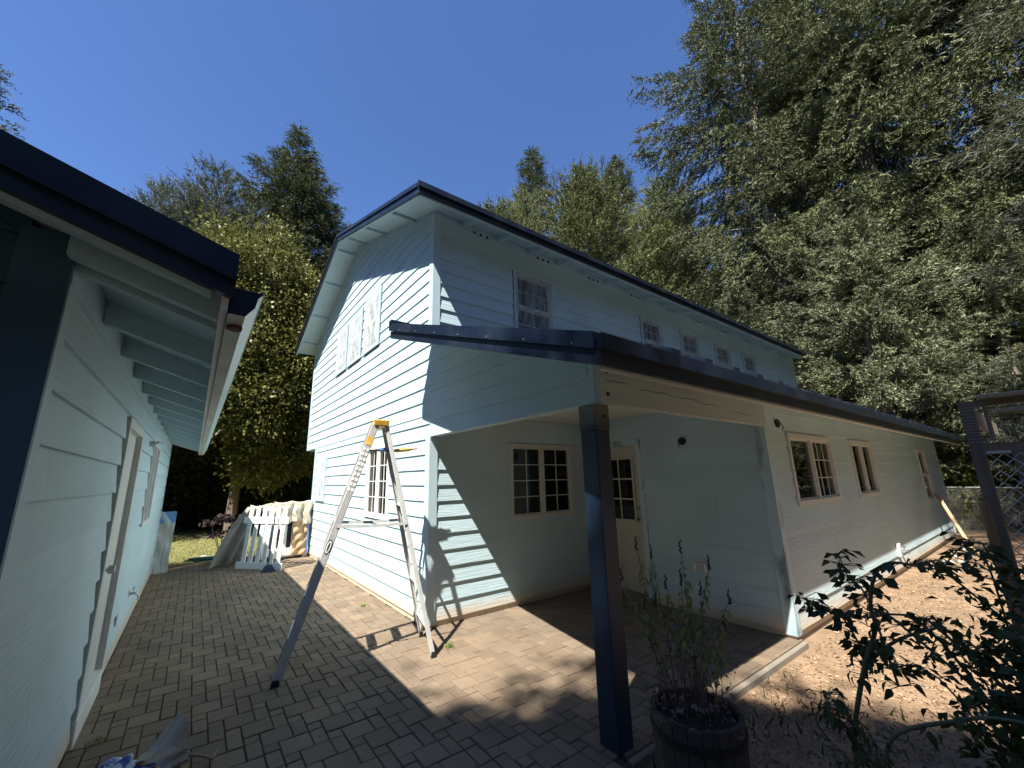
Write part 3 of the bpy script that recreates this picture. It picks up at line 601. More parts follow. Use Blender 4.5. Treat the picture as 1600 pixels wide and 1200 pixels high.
o = MB(); o.disc(Wq(4.03, .99, -.012), (1, 0, 0), .012, .05, 8); o.disc(Wq(4.03, .99, .035), (1, 0, 0), .028, .035, 14); o.build('door_knob', M['steel'], gdo, smooth=False)
o = MB(); o.disc(Wq(4.03, 1.12, -.012), (1, 0, 0), .026, .03, 14); o.build('deadbolt', M['steel'], gdo)
o = MB(); p = Vector(Wq(6.2, .42, .015)); o.tube([p, p+Vector((.06, 0, 0)), p+Vector((.085, 0, -.03)), p+Vector((.085, 0, -.07))], .013, 8); o.disc(p+Vector((.035, 0, .0)), (0, 0, 1), .006, .05, 6); o.tube([p+Vector((.035, -.035, .055)), p+Vector((.035, .035, .055))], .009, 6); o.disc(p, (1, 0, 0), .03, .006, 12); o.build('faucet', M['steel'], garage)
o = MB(); Wq.box(o, 5.36, 5.46, .31, .40, .012, .022); o.build('vent_cover', M['gutterin'], garage, bevel=.003)
o = MB(); p = Vector(Wq(5.75, 1.98, .01)); o.disc(p, (1, 0, 0), .03, .03, 10); o.tube([p+Vector((.03, 0, 0)), p+Vector((.07, 0, .02)), p+Vector((.11, .02, 0))], [.012, .015, .006], 6); o.build('lamp_holder', M['steel'], garage)
# gable end (faces -Y), old dark paint
We = Wl('-y', YG); XL = -6.6
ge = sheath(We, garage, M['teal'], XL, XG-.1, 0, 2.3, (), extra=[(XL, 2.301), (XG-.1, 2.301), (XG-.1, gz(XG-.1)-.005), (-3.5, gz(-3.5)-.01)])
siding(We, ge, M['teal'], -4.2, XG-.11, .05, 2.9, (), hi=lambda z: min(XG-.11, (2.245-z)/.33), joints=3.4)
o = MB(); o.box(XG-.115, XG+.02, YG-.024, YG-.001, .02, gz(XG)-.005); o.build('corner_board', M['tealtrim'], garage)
o = MB(); o.box(XG+.0, XG+.02, YG, YG+.07, .02, 2.228); o.build('corner_board', M['aqua'], garage); o = MB(); o.box(XG, XG+.02, YG2-.08, YG2, .02, 2.228); o.build('corner_board', M['aqua'], garage)
q = MB(); q.box(XL, XG-.001, YG2-.1, YG2-.001, 0, 2.3); q.box(XL, XL+.1, YG, YG2, 0, 2.3); q.build('wall', M['aqua'], garage)
fo = MB(); fo.box(XG-.2, XG-.005, YG+.01, YG2-.01, -.06, .05); fo.build('foundation', M['curb'], garage)
# roof
GY0, GY1 = 1.55, 10.30; GRX = -3.5
def gslab(x0, x1, zo, th, name, m, parent, y0=GY0, y1=GY1):
    f = lambda x: gz(x)+zo
    o = MB(); o.prism([(x0, y0, f(x0)), (x1, y0, f(x1)), (x1, y0, f(x1)+th), (x0, y0, f(x0)+th)], (0, y1-y0, 0)); return o.build(name, m, parent)
groof = gslab(GRX, .03, .03, .03, 'roof', M['navy'], garage, GY0+.02)
o = MB(); zc = gz(GRX); o.prism([(GRX, GY0+.02, zc+.03), (2*GRX-.1, GY0+.02, gz(.1)+.03), (2*GRX-.1, GY0+.02, gz(.1)+.06), (GRX, GY0+.02, zc+.06)], (0, GY1-GY0, 0)); o.build('roof_panel', M['navy'], groof)
gslab(GRX, -.001, 0.0, .028, 'soffit', M['aquaplain'], garage, GY0+.03, GY1-.02)
o = MB(); f = lambda x, zo: gz(x)+zo
for (a, b, t0, t1, nm) in ((-.03, .065, GY0-.02, GY0+.02, 'rake_flashing'), (-.085, -.031, GY0, GY0+.028, 'rake_board')):
    o = MB(); o.prism([(GRX, t0, f(GRX, a)), (.035, t0, f(.035, a)), (.035, t0, f(.035, b)), (GRX, t0, f(GRX, b))], (0, t1-t0, 0)); o.build(nm, M['navy'], groof)
y = 1.30; k = 0
o = MB(); o.prism([(GRX, GY0+.03, gz(GRX)-.13), (-.03, GY0+.03, gz(-.03)-.10), (-.03, GY0+.03, gz(-.03)), (GRX, GY0+.03, gz(GRX))], (0, .04, 0)); o.build('barge_rafter', M['aqua'], groof)
y = YG+.01
o = MB(); o.prism([(XG+.021, YG-.12, gz(XG)-.115), (-.002, YG-.12, gz(0)-.105), (-.002, YG-.12, gz(0)-.001), (XG+.021, YG-.12, gz(XG)-.008)], (0, .044, 0)); o.build('rafter', M['aqua'], groof)
while y < GY1:
    o = MB(); o.prism([(XG+.014, y, gz(XG)-.115), (-.002, y, gz(0)-.105), (-.002, y, gz(0)-.001), (XG+.014, y, gz(XG)-.001)], (0, .04, 0)); o.build('rafter', M['aqua'], groof)
    y += .60
o = MB(); o.box(0, .022, GY0+.03, GY1-.02, gz(0)-.13, gz(0)+.0); o.build('fascia', M['white'], groof)
# gutter: K profile shell, underside cream, face aqua
zg = gz(0)-.045
prof = [(.024, 0), (.024, -.095), (.075, -.095), (.100, -.06), (.108, -.02), (.125, .0)]
P = [[(a, yy, zg+b) for a, b in prof] for yy in (GY0+.04, GY1-.1)]
P2 = [[(a-.003 if i > 2 else a+.0, yy, zg+b+.003) for i, (a, b) in enumerate(prof)] for yy in (GY0+.04, GY1-.1)]
o = MB(); o.grid([r_[0:3] for r_ in P]); o.grid([r_[0:3] for r_ in P2]); gut = o.build('gutter', M['gutterin'], groof, recalc=False)
o = MB(); o.grid([r_[2:] for r_ in P]); o.grid([r_[2:] for r_ in P2]); o.box(.115, .124, GY0+.04, GY1-.1, zg-.004, zg+.004); o.build('gutter_face', M['gutterface'], gut, recalc=False)
o = MB(); o.prism([(a, GY0+.037, zg+b) for a, b in prof], (0, .003, 0)); o.build('gutter_end_cap', M['navy'], gut)
o = MB(); o.disc((.052, 1.72, zg-.0955), (0, 0, -1), .025, .012, 14); o.build('gutter_outlet', M['rust'], gut)

# ================================================================== objects in the yard
# ---- step ladder
lad = tag(empty('step_ladder', (1.4, 4.05, 0)), 'tall aluminium A-frame step ladder with orange top cap standing open beside the house corner', 'ladder')
v = Vector((.13, .54, 0)).normalized(); ap = Vector((1.44, 4.02, 2.10))
def lrail(foot, top, w, d, name, lab=None):
    ax = (top-foot).normalized(); o = MB(); o.bar(foot, top, w, d, v)      # web
    r = o.build(name, M['alu'], lad)
    return r
fA = Vector((.69, 3.97, .015)); fB = Vector((.83, 4.50, .015)); rA = Vector((1.90, 3.67, .015)); rB = Vector((2.03, 4.19, .015))
tA = ap+Vector((-.05, 0, 0))-v*.13; tB = ap+Vector((-.05, 0, 0))+v*.13; uA = ap+Vector((.05, 0, 0))-v*.12; uB = ap+Vector((.05, 0, 0))+v*.12
def channel(foot, top, width, depth, inward, name):
    """C-channel rail: a web across the side and two flanges turned inwards"""
    ax = (top-foot).normalized(); side = inward.normalized(); dep = ax.cross(side).normalized(); o = MB()
    o.bar(foot, top, depth, .004, side) if False else o.prism([foot-dep*depth/2, foot+dep*depth/2, foot+dep*depth/2+side*.004, foot-dep*depth/2+side*.004], top-foot)
    for sgn in (-1, 1):
        e = foot+dep*sgn*depth/2; o.prism([e+side*.0041, e-dep*sgn*.005+side*.0041, e-dep*sgn*.005+side*width, e+side*width], top-foot)
    for k in (-.30, -.1, .1, .30):
        e = foot+dep*depth*k; o.prism([e-dep*.0035-side*.0035, e+dep*.0035-side*.0035, e+dep*.0035, e-dep*.0035], top-foot)
    return o.build(name, M['alu'], lad)
rails = [channel(fA, tA, .024, .070, v, 'rail'), channel(fB, tB, .024, .070, -v, 'rail'), channel(rA, uA, .02, .040, v, 'rear_rail'), channel(rB, uB, .02, .040, -v, 'rear_rail')]
for k in range(6):
    t = (.30+.30*k)/2.1; a = fA.lerp(tA, t)+v*.004; b = fB.lerp(tB, t)-v*.004; o = MB(); dx = Vector((.04, 0, 0))-v*.01
    o.prism([a-dx-Vector((0, 0, .012)), a+dx-Vector((0, 0, .012)), a+dx+Vector((0, 0, .012)), a-dx+Vector((0, 0, .012))], b-a); o.build('step', M['alu'], lad)
for k in (0, 1, 3, 5):
    t = (.22+.36*k)/2.1; a = rA.lerp(uA, t)+v*.004; b = rB.lerp(uB, t)-v*.004; o = MB(); o.bar(a, b, .03, .006, (0, 0, 1)); o.build('rear_brace', M['alu'], lad)
o = MB(); o.bar(rA.lerp(uA, .02)+Vector((.01, 0, 0)), rA.lerp(uA, .105).lerp(rB.lerp(uB, .105), .5)+Vector((.01, 0, 0)), .02, .004); o.build('rear_brace', M['alu'], lad)
o = MB(); o.bar(rB.lerp(uB, .02)+Vector((.01, 0, 0)), rA.lerp(uA, .105).lerp(rB.lerp(uB, .105), .5)+Vector((.012, 0, 0)), .02, .004); o.build('rear_brace', M['alu'], lad)
for s_, (a, b, c, d) in enumerate(((fA, tA, rA, uA), (fB, tB, rB, uB))):
    sg = -1 if s_ == 0 else 1
    o = MB(); p = a.lerp(b, .55)+v*sg*.008; q = c.lerp(d, .545)+v*sg*.008; mid = p.lerp(q, .5)-Vector((0, 0, .012)); o.bar(p, mid, .004, .026); o.build('spreader', M['alu'], lad)
    o = MB(); o.bar(mid+v*sg*.005, q+v*sg*.005, .004, .026); o.build('spreader', M['alu'], lad)
o = MB(); dx = Vector((1, 0, 0)); c = ap+Vector((0, 0, .0))
o.prism([c-dx*.07-v*.15-Vector((0, 0, .03)), c+dx*.07-v*.15-Vector((0, 0, .03)), c+dx*.08-v*.155+Vector((0, 0, .03)), c-dx*.08-v*.155+Vector((0, 0, .03))], v*.31)
o.build('top_cap', M['yellow'], lad, bevel=.008)
for foot in (fA, fB, rA, rB):
    o = MB(); w_ = .034 if foot in (fA, fB) else .022
    o.prism([foot+Vector((-w_, 0, -.014))-v*.02, foot+Vector((w_, 0, -.014))-v*.02, foot+Vector((w_*.8, 0, .03))-v*.015, foot+Vector((-w_*.8, 0, .03))-v*.015], v*.04); o.build('foot', M['dark'], lad)
axf = (tA-fA).normalized(); depf = axf.cross(v).normalized()
o = MB()
for k in range(9):
    for j in (-1, 1):
        p = fA.lerp(tA, .70+.022*k)+depf*.016*j-v*.0045; o.prism([p-depf*.012-axf*.013, p+depf*.012-axf*.013, p+depf*.012+axf*.013, p-depf*.012+axf*.013], -v*.0015)
dec = o.build('decal', M['white'], lad); dec['kind'] = 'stuff'
o = MB(); p = fA.lerp(tA, .915)-v*.0045; o.prism([p-depf*.03-axf*.04, p+depf*.03-axf*.04, p+depf*.03+axf*.04, p-depf*.03+axf*.04], -v*.0015); o.build('warning_sticker', M['yellow'], lad)
o = MB(); p = fA.lerp(tA, .47)-v*.0045; ring = []
for k in range(20): a = 2*PI*k/20; ring.append(p+depf*.024*math.cos(a)+axf*.062*math.sin(a))
o.prism(ring, -v*.0015); st = o.build('oval_logo_sticker', M['dark'], lad)
o = MB(); ring = [p-v*.0016+depf*.018*math.cos(2*PI*k/20)+axf*.052*math.sin(2*PI*k/20) for k in range(20)]; o.prism(ring, -v*.001); o.build('logo_field', M['white'], st)
o = MB(); ring = [p-v*.0027+depf*.008*math.cos(2*PI*k/14)+axf*.04*math.sin(2*PI*k/14) for k in range(14)]; o.prism(ring, -v*.001); o.build('logo_mark', M['dark'], st)
# ---- yellow handled tool lying across the ladder
tool = tag(empty('paint_scraper', (1.6, 4.1, 1.84)), 'yellow-handled painting tool lying across the ladder near its top', 'tool')
o = MB(); o.tube([(1.60, 4.08, 1.845), (1.66, 4.08, 1.85), (1.79, 4.08, 1.865), (1.81, 4.08, 1.868)], [.012, .020, .019, .010], 8); o.build('handle', M['yellow'], tool)
o = MB(); o.tube([(1.811, 4.08, 1.868), (1.88, 4.08, 1.875)], [.011, .007], 6); o.build('handle_tip', M['rawwood'], tool)
o = MB(); o.bar((1.30, 4.08, 1.845), (1.60, 4.08, 1.845), .04, .015); o.build('blade', M['dark'], tool)
o = MB(); o.bar((1.46, 4.04, 1.855), (1.53, 4.04, 1.855), .05, .035); tag(o.build('tape_roll', M['bluetape'], bevel=.01), 'small blue block of tape beside the yellow tool on the ladder', 'tape')

# ---- white picket gate panel, leaning
gate = tag(empty('picket_gate', (1.1, 9.2, 0)), 'white picket gate panel leaning beside the house with pointed pickets', 'gate')
gb0 = Vector((.84, 9.55, 0)); gb1 = Vector((1.46, 8.80, 0)); gd = (gb1-gb0); gl_ = gd.length; gd.normalize(); gn = Vector((gd.y, -gd.x, 0)); lean = -gn*.0+Vector((.12, .14, 0)); uz = (Vector((0, 0, 1.12))+lean*.7).normalized()
def gp(s, h, d): return gb0+gd*s+uz*h+gn*-d*1.0
npk = 6
for k in range(npk):
    s0 = .06+(gl_-.20)*k/(npk-1); w_ = .085; o = MB()
    o.prism([gp(s0, .10, 0), gp(s0+w_, .10, 0), gp(s0+w_, 1.06, 0), gp(s0+w_/2, 1.13, 0), gp(s0, 1.06, 0)], gn*.02); o.build('picket', M['white'], gate)
for h, nm in ((.0, 'bottom_rail'), (.80, 'top_rail')):
    o = MB(); b0 = [gp(-.02, h, -.021), gp(gl_+.02, h, -.021), gp(gl_+.02, h+.12, -.021), gp(-.02, h+.12, -.021)]; o.prism(b0, gn*.022); r_ = o.build(nm, M['white'], gate)
    for k in range(npk):
        for j in (0, 1):
            pass
# ---- second panel joining the house corner
pan = tag(empty('fence_panel', (1.8, 9.95, 0)), 'white boarded fence panel tight against the house corner, half hidden by canvas', 'fence panel')
def boxpart(nm, m, par, *a, bev=0): o = MB(); o.box(*a); return o.build(nm, m, par, bevel=bev)
boxpart('bottom_rail', M['white'], pan, 1.35, 2.12, 9.93, 9.96, .08, .22); boxpart('top_rail', M['white'], pan, 1.2, 2.12, 9.93, 9.96, .98, 1.08)
for k, x in enumerate((1.25, 1.42, 1.60, 1.78)): boxpart('board', M['white'], pan, x, x+.09, 9.962, 9.985, .04, 1.12)
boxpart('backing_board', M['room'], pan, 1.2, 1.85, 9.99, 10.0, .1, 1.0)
boxpart('post', M['white'], pan, 2.03, 2.12, 9.99, 10.08, 0, 1.15)
# paper masked panel
def crumple(name, m, fn, nu, nv, parent=None, solid=0.0, smooth=True):
    P = [[fn(i/nu, j/nv) for j in range(nv+1)] for i in range(nu+1)]; o = MB().grid(P).build(name, m, parent, smooth=smooth, recalc=False)
    if solid: md = o.modifiers.new('solid', 'SOLIDIFY'); md.thickness = solid
    return o
pp = crumple('masking_paper', M['paper'], lambda u, w: Vector((1.80+.27*u, 9.90-.02*math.sin(9*u+7*w)-.015*math.sin(23*w-8*u), .06+.72*w)), 24, 24, None, .002)
tag(pp, 'crinkled brown masking paper covering the low panel by the house corner', 'masking paper')
o = MB(); o.prism([(2.065, 9.875, .08), (2.10, 9.875, .08), (2.10, 9.875, .80), (2.065, 9.875, .80)], (0, .004, 0)); tag(o.build('painter_tape', M['bluetape']), 'vertical strip of blue painter tape along the brown masking paper', 'tape')
# drop cloths
def cl(u, w):
    x = 1.40+.72*u; hang = .33+.05*math.sin(7*u+1); z = 1.14-.03*abs(math.sin(6.5*u)); fold = .045*math.sin(21*u+2*w)*w+.02*math.sin(47*u)*w
    if w < .25: return Vector((x, 9.95+.12-.16*(w/.25), z+.02-.01*w))
    t = (w-.25)/.75; return Vector((x+.02*math.sin(9*t), 9.90-fold-.03*t, z+.01-hang*1.35*t-.04*math.sin(5*u)*t))
tag(crumple('canvas_drop_cloth', M['canvas'], cl, 60, 26, None, .003), 'cream paint-spotted canvas draped over the fence panel next to the house', 'drop cloth')
def cl2(u, w):       # drapes from the gate's top-left corner down to the paving on the left
    top = gp(-.06+.22*u, 1.10-.02*u, .03); bot = Vector((.38+.48*u, 9.62+.25*math.sin(3*u), .012+.02*math.sin(9*u))); p = top.lerp(bot, w**1.15)
    s_ = .05*math.sin(13*u+3*w)*(.3+w); return p+Vector((-.25*math.sin(PI*w)*(1-u)*.25, s_, .03*math.sin(17*u)*w*(1-w)))
tag(crumple('grey_drop_cloth', M['canvasdark'], cl2, 36, 36, None, .004), 'grey drop cloth hanging off the picket gate corner down to the pavers', 'drop cloth')
tag(crumple('canvas_drape', M['canvas'], lambda u, w: gp(.0+gl_*.98*u, 1.14-.03*math.sin(9*u)-.05*w-.012*math.sin(11*u)*w, .022+.006*math.sin(19*u)+.01*w), 36, 6, None, .003), 'narrow edge of canvas folded over the tops of the white pickets', 'drop cloth')
# broom
br = tag(empty('broom', (1.24, 8.72, 0)), 'dark blue broom propped against the white picket gate', 'broom')
o = MB(); o.tube([(1.235, 8.80, .10), (1.30, 8.98, .98)], .012, 8); o.build('broom_handle', M['navypaint'], br)
o = MB(); o.prism([(1.12, 8.75, .0), (1.36, 8.71, .0), (1.29, 8.77, .11), (1.19, 8.79, .11)], (.01, .06, 0)); o.build('broom_head', M['navypaint'], br)
# plank with plastic at the garage corner
pk = tag(empty('door_panel', (-.3, 10.1, 0)), 'narrow raw wood panel wrapped in clear plastic standing at the garage far corner', 'panel')
o = MB(); o.prism([(-.43, 10.06, .0), (-.22, 10.04, .0), (-.20, 10.10, 1.05), (-.41, 10.12, 1.05)], (0, .05, 0)); o.build('panel_board', M['rawwood'], pk)
crumple('plastic_wrap', M['film'], lambda u, w: Vector((-.435+.23*u+.01*w, 10.03+.06*w-.012*math.sin(14*w+5*u), .0+1.06*w)), 10, 26, pk)
o = MB(); o.prism([(-.425, 10.082, .86), (-.205, 10.078, .86), (-.195, 10.085, 1.06), (-.415, 10.09, 1.06)], (0, -.006, 0)); o.build('blue_tape', M['bluetape'], pk)
# strip of lumber on the ground at the lawn edge
o = MB(); o.bar((-.32, 10.2, .008), (.75, 10.95, .008), .03, .02); tag(o.build('wood_lath', M['rawwood']), 'thin pale lath lying on the pavers at the edge of the lawn', 'lath')
# garden hose coil
pts = []
for i in range(70): a = i*.42; r_ = .36+.07*math.sin(i*.7); pts.append((.55+r_*1.25*math.cos(a), 10.92+r_*.35*math.sin(a), .01+.0008*i))
o = MB(); o.tube(pts, .011, 5); mh = mat('hose_green', (.05, .13, .09), .5); tag(o.build('garden_hose', mh, smooth=True), 'green garden hose coiled at the edge of the lawn by the dark plant', 'hose')
# ---- bags near the lens
def blob(name, m, c, rx, ry, rz, seed, amp, label, cat, nu=48, nv=24, spike=None):
    rg = np.random.default_rng(seed); ph = rg.uniform(0, 6.28, 24); fr = rg.integers(2, 9, 24)
    def f(u, w):
        a = 2*PI*u; e = PI/2*w; d = 1.0
        for k in range(12): d += amp*math.sin(fr[k]*a+ph[k])*math.sin(fr[k+12]*e*1.6+ph[k+12])/3.2
        if spike: d += spike[1]*max(0, math.cos(a-spike[0]))**10*math.exp(-((e-.6)/.35)**2)
        return Vector((c[0]+rx*d*math.cos(a)*math.cos(e), c[1]+ry*d*math.sin(a)*math.cos(e), .004+rz*max(0, d)*math.sin(e)))
    P = [[f(i/nu, j/nv) for j in range(nv+1)] for i in range(nu+1)]
    return tag(MB().grid(P).build(name, m, None, recalc=False), label, cat)
blob('blue_rag_bundle', M['bluebag'], (-.20, 3.24), .20, .17, .11, 5, .22, 'crumpled blue and white rag bundle by the garage wall', 'rag')
bag = tag(empty('paper_bag', (.12, 3.3, 0)), 'torn brown paper sack lying open beside the blue rag bundle', 'bag')
def bagf(u, w):
    a = 2*PI*u; c = Vector((-.01+.09*w, 3.20+.09*w, .06+.03*w)); ax = Vector((.72, .62, .32)).normalized(); e1 = Vector((-.62, .72, 0)); e2 = Vector((-.2, -.17, .95))
    rr = .088*(1+.16*w)*(1+.12*math.sin(3*a+2*w)+.07*math.sin(7*a-5*w)+.05*math.sin(11*a+9*w)); p = c+e1*rr*math.cos(a)*1.15+e2*rr*.72*math.sin(a)
    if w > .72: p += Vector((.05, .03, .09))*(w-.72)/.28*max(0, math.sin(a+.5))*1.1
    p.z = max(p.z, .006); return p
crumple('bag_body', M['greybag'], bagf, 44, 22, bag, .002, smooth=False)
crumple('torn_flap', mat('bag_print', (.24, .10, .08), .6, noise=(14, .4)), lambda u, w: Vector((.04+.075*u+.03*w*(1-u), 3.30+.05*u-.04*w, .09+.15*u-.03*w*w+.010*math.sin(8*w+5*u))), 10, 8, bag, .002)
o = MB(); o.tube([(.12, 3.26, .07), (.17, 3.25, .055), (.23, 3.25, .03), (.27, 3.21, .02), (.30, 3.25, .035)], [.008, .012, .009, .012, .006], 5); o.build('twisted_strap', M['rawwood'], bag)

# ---- wire cage / coop on the right
coop = tag(empty('wire_cage', (2.6, .2, 0)), 'weathered wooden animal cage frame with diamond wire mesh and loose boards on top', 'cage')
CX = 2.60
boxpart('post', M['oldwood'], coop, CX-.02, CX+.02, .176, .215, -.06, 1.80)
boxpart('post', M['oldwood'], coop, CX-.018, CX+.022, .078, .108, -.06, 1.615); boxpart('post', M['oldwood'], coop, CX-.02, CX+.02, -1.30, -1.26, -.06, 1.80)
boxpart('top_rail', M['oldwood'], coop, CX-.022, CX+.018, -1.3, .216, 1.801, 1.825); boxpart('middle_rail', M['oldwood'], coop, CX-.018, CX+.018, -1.26, .176, 1.616, 1.65)
boxpart('back_post', M['oldwood'], coop, CX+1.1, CX+1.15, -.62, -.57, -.06, 1.72); boxpart('back_rail', M['oldwood'], coop, CX+1.10, CX+1.14, -1.3, .16, 1.10, 1.17); boxpart('back_rail', M['oldwood'], coop, CX+1.10, CX+1.14, -1.3, .16, .55, .62)
boxpart('side_rail', M['oldwood'], coop, CX+.021, CX+1.1, .18, .20, 1.73, 1.80)
boxpart('brace', M['oldwood'], coop, CX-.016, CX+.02, .138, .150, 1.66, 1.80)
for (y0, y1, z0, z1, x0) in ((-1.2, .155, 1.826, 1.845, -.05), (-1.1, .12, 1.765, 1.782, -.042), (-1.25, .03, 1.70, 1.716, -.04)):
    o = MB(); o.box(CX+x0, CX+x0+.016 if z0 < 1.8 else CX+.08, y0, y1, z0, z1); o.build('loose_board', M['rawwood'], coop, bevel=.003)
hc = MB()
for y in np.arange(-.30, .176, .009): hc.box(CX-.0245, CX-.0232, y, y+.0008, 1.65, 1.80)
for z in np.arange(1.655, 1.80, .013): hc.box(CX-.0232, CX-.0221, -.30, .214, z, z+.0010)
o = hc.build('hardware_cloth', M['wire'], coop); o['kind'] = 'stuff'
cw, ch_ = .042, .046
k = 0; y = .170
while y > -.35:
    pts = []
    for i in range(46): pts.append((CX-.026+(.004 if i % 2 else 0), y-(cw/2 if (i+k) % 2 else 0), 1.608-ch_*.5*i))
    o = MB(); o.tube(pts, .0024, 4); o.build('wire', M['wire'], coop); y -= cw/2; k += 1
o = MB(); o.tube([(CX-.03, .172, 1.612), (CX-.03, .108, 1.612)], .005, 6); o.build('tension_bar', M['wire'], coop)
o = MB(); o.prism([(2.50, .190, -.05), (2.52, .190, -.05), (2.525, .200, 1.42), (2.505, .200, 1.42)], (0, .025, 0)); tag(o.build('cedar_board', M['orangewood'], bevel=.002), 'orange-brown cedar board standing upright against the cage post', 'board')
o = MB(); o.bar((2.50, .102, 1.26), (2.50, .045, .95), .014, .02); tag(o.build('yellow_bar', mat('yellow_paint', (.75, .55, .04), .4), bevel=.003), 'yellow bar standing against the wire mesh at the lower right edge', 'bar')
# ---- pole leaning on the wing's far corner
o = MB(); o.bar((12.1, 1.30, -.05), (12.85, 1.72, 1.05), .055, .04); tag(o.build('leaning_lath', M['rawwood']), 'pale wooden stick leaning against the far end of the long wall', 'stick')
# ---- chain link fence far right
cf = tag(empty('chain_link_fence', (16.2, 1.6, 0)), 'low grey chain-link fence beyond the far end of the long wall', 'fence')
for y in (2.9, .6, -1.8, -4.2): o = MB(); o.tube([(16.2, y, -.06), (16.2, y, 1.08)], .025, 8); o.build('post', M['steel'], cf)
o = MB(); o.tube([(16.2, 3.0, 1.07), (16.2, -6, 1.07)], .02, 8); o.build('top_rail', M['steel'], cf)
o = MB(); y = 3.0; k = 0
while y > -6:
    pts = [(16.18, y-(.035 if i % 2 else 0), 1.05-.035*i) for i in range(32)]; o.tube(pts, .0035, 3); y -= .035; k += 1
o = o.build('mesh', M['wire'], cf, recalc=False); o['kind'] = 'stuff'
# ---- pale stones at the wall foot
rs = random.Random(3)
for k, (x, y, r_) in enumerate(((10.6, 1.48, .09), (10.95, 1.36, .06), (11.4, 1.5, .07), (9.6, 1.42, .07), (9.9, 1.3, .05), (12.6, 1.5, .05))):
    o = MB(); P = []
    for i in range(9):
        P.append([Vector((x+r_*math.cos(2*PI*i/8)*math.cos(e)*(1+.15*rs.random() if 0 < j < 4 and i < 8 else 1), y+r_*math.sin(2*PI*i/8)*math.cos(e), -.06+r_*.8*math.sin(e)+.02)) for j, e in enumerate((-.5, 0, .5, 1.0, 1.55))])
    P[8] = P[0]; o.grid(P); tag(o.build('stone', M['stone'], recalc=False), ('largest pale stone at the foot of the long wall, just past the faucet', 'small pale stone between the larger ones at the foot of the long wall', 'pale stone nearest the far window at the foot of the long wall', 'pale stone right below the faucet on the long wall', 'small flat pale stone just in front of the faucet', 'small pale stone under the far window by the leaning stick')[k], 'stone', 'pale stones along the foot of the long wall')

# ================================================================== foliage helpers (numpy)
def norm(a): return a/np.maximum(np.linalg.norm(a, axis=-1, keepdims=True), 1e-9)
def spikes(P, D, ln, wd, K, spread, rg):
    """K narrow triangles fanned round direction D at every point P"""
    n = len(P); P = np.repeat(P, K, 0); D = np.repeat(D, K, 0); ln = np.repeat(ln, K)*rg.uniform(.6, 1.15, n*K)
    d = norm(D+rg.normal(0, spread, (n*K, 3))); s = norm(np.cross(d, rg.normal(0, 1, (n*K, 3)))); b = P+d*(rg.uniform(-.25, .15, n*K)*ln)[:, None]
    w = (ln*wd)[:, None]; V = np.stack([b-s*w, b+s*w, b+d*ln[:, None]], 1).reshape(-1, 3); F = np.arange(len(V)).reshape(-1, 3)
    return V, F
def leaves(P, D, size, rg, asp=.55, fold=.18):
    n = len(P); d = norm(D); s = norm(np.cross(d, rg.normal(0, 1, (n, 3)))); nn = np.cross(d, s); L = (size*rg.uniform(.65, 1.25, n))[:, None]
    V = np.stack([P, P+d*L*.5+s*L*asp*.5+nn*L*fold*.5, P+d*L, P+d*L*.5-s*L*asp*.5+nn*L*fold*.5], 1).reshape(-1, 3)
    F = np.arange(n*4).reshape(-1, 4); return V, F
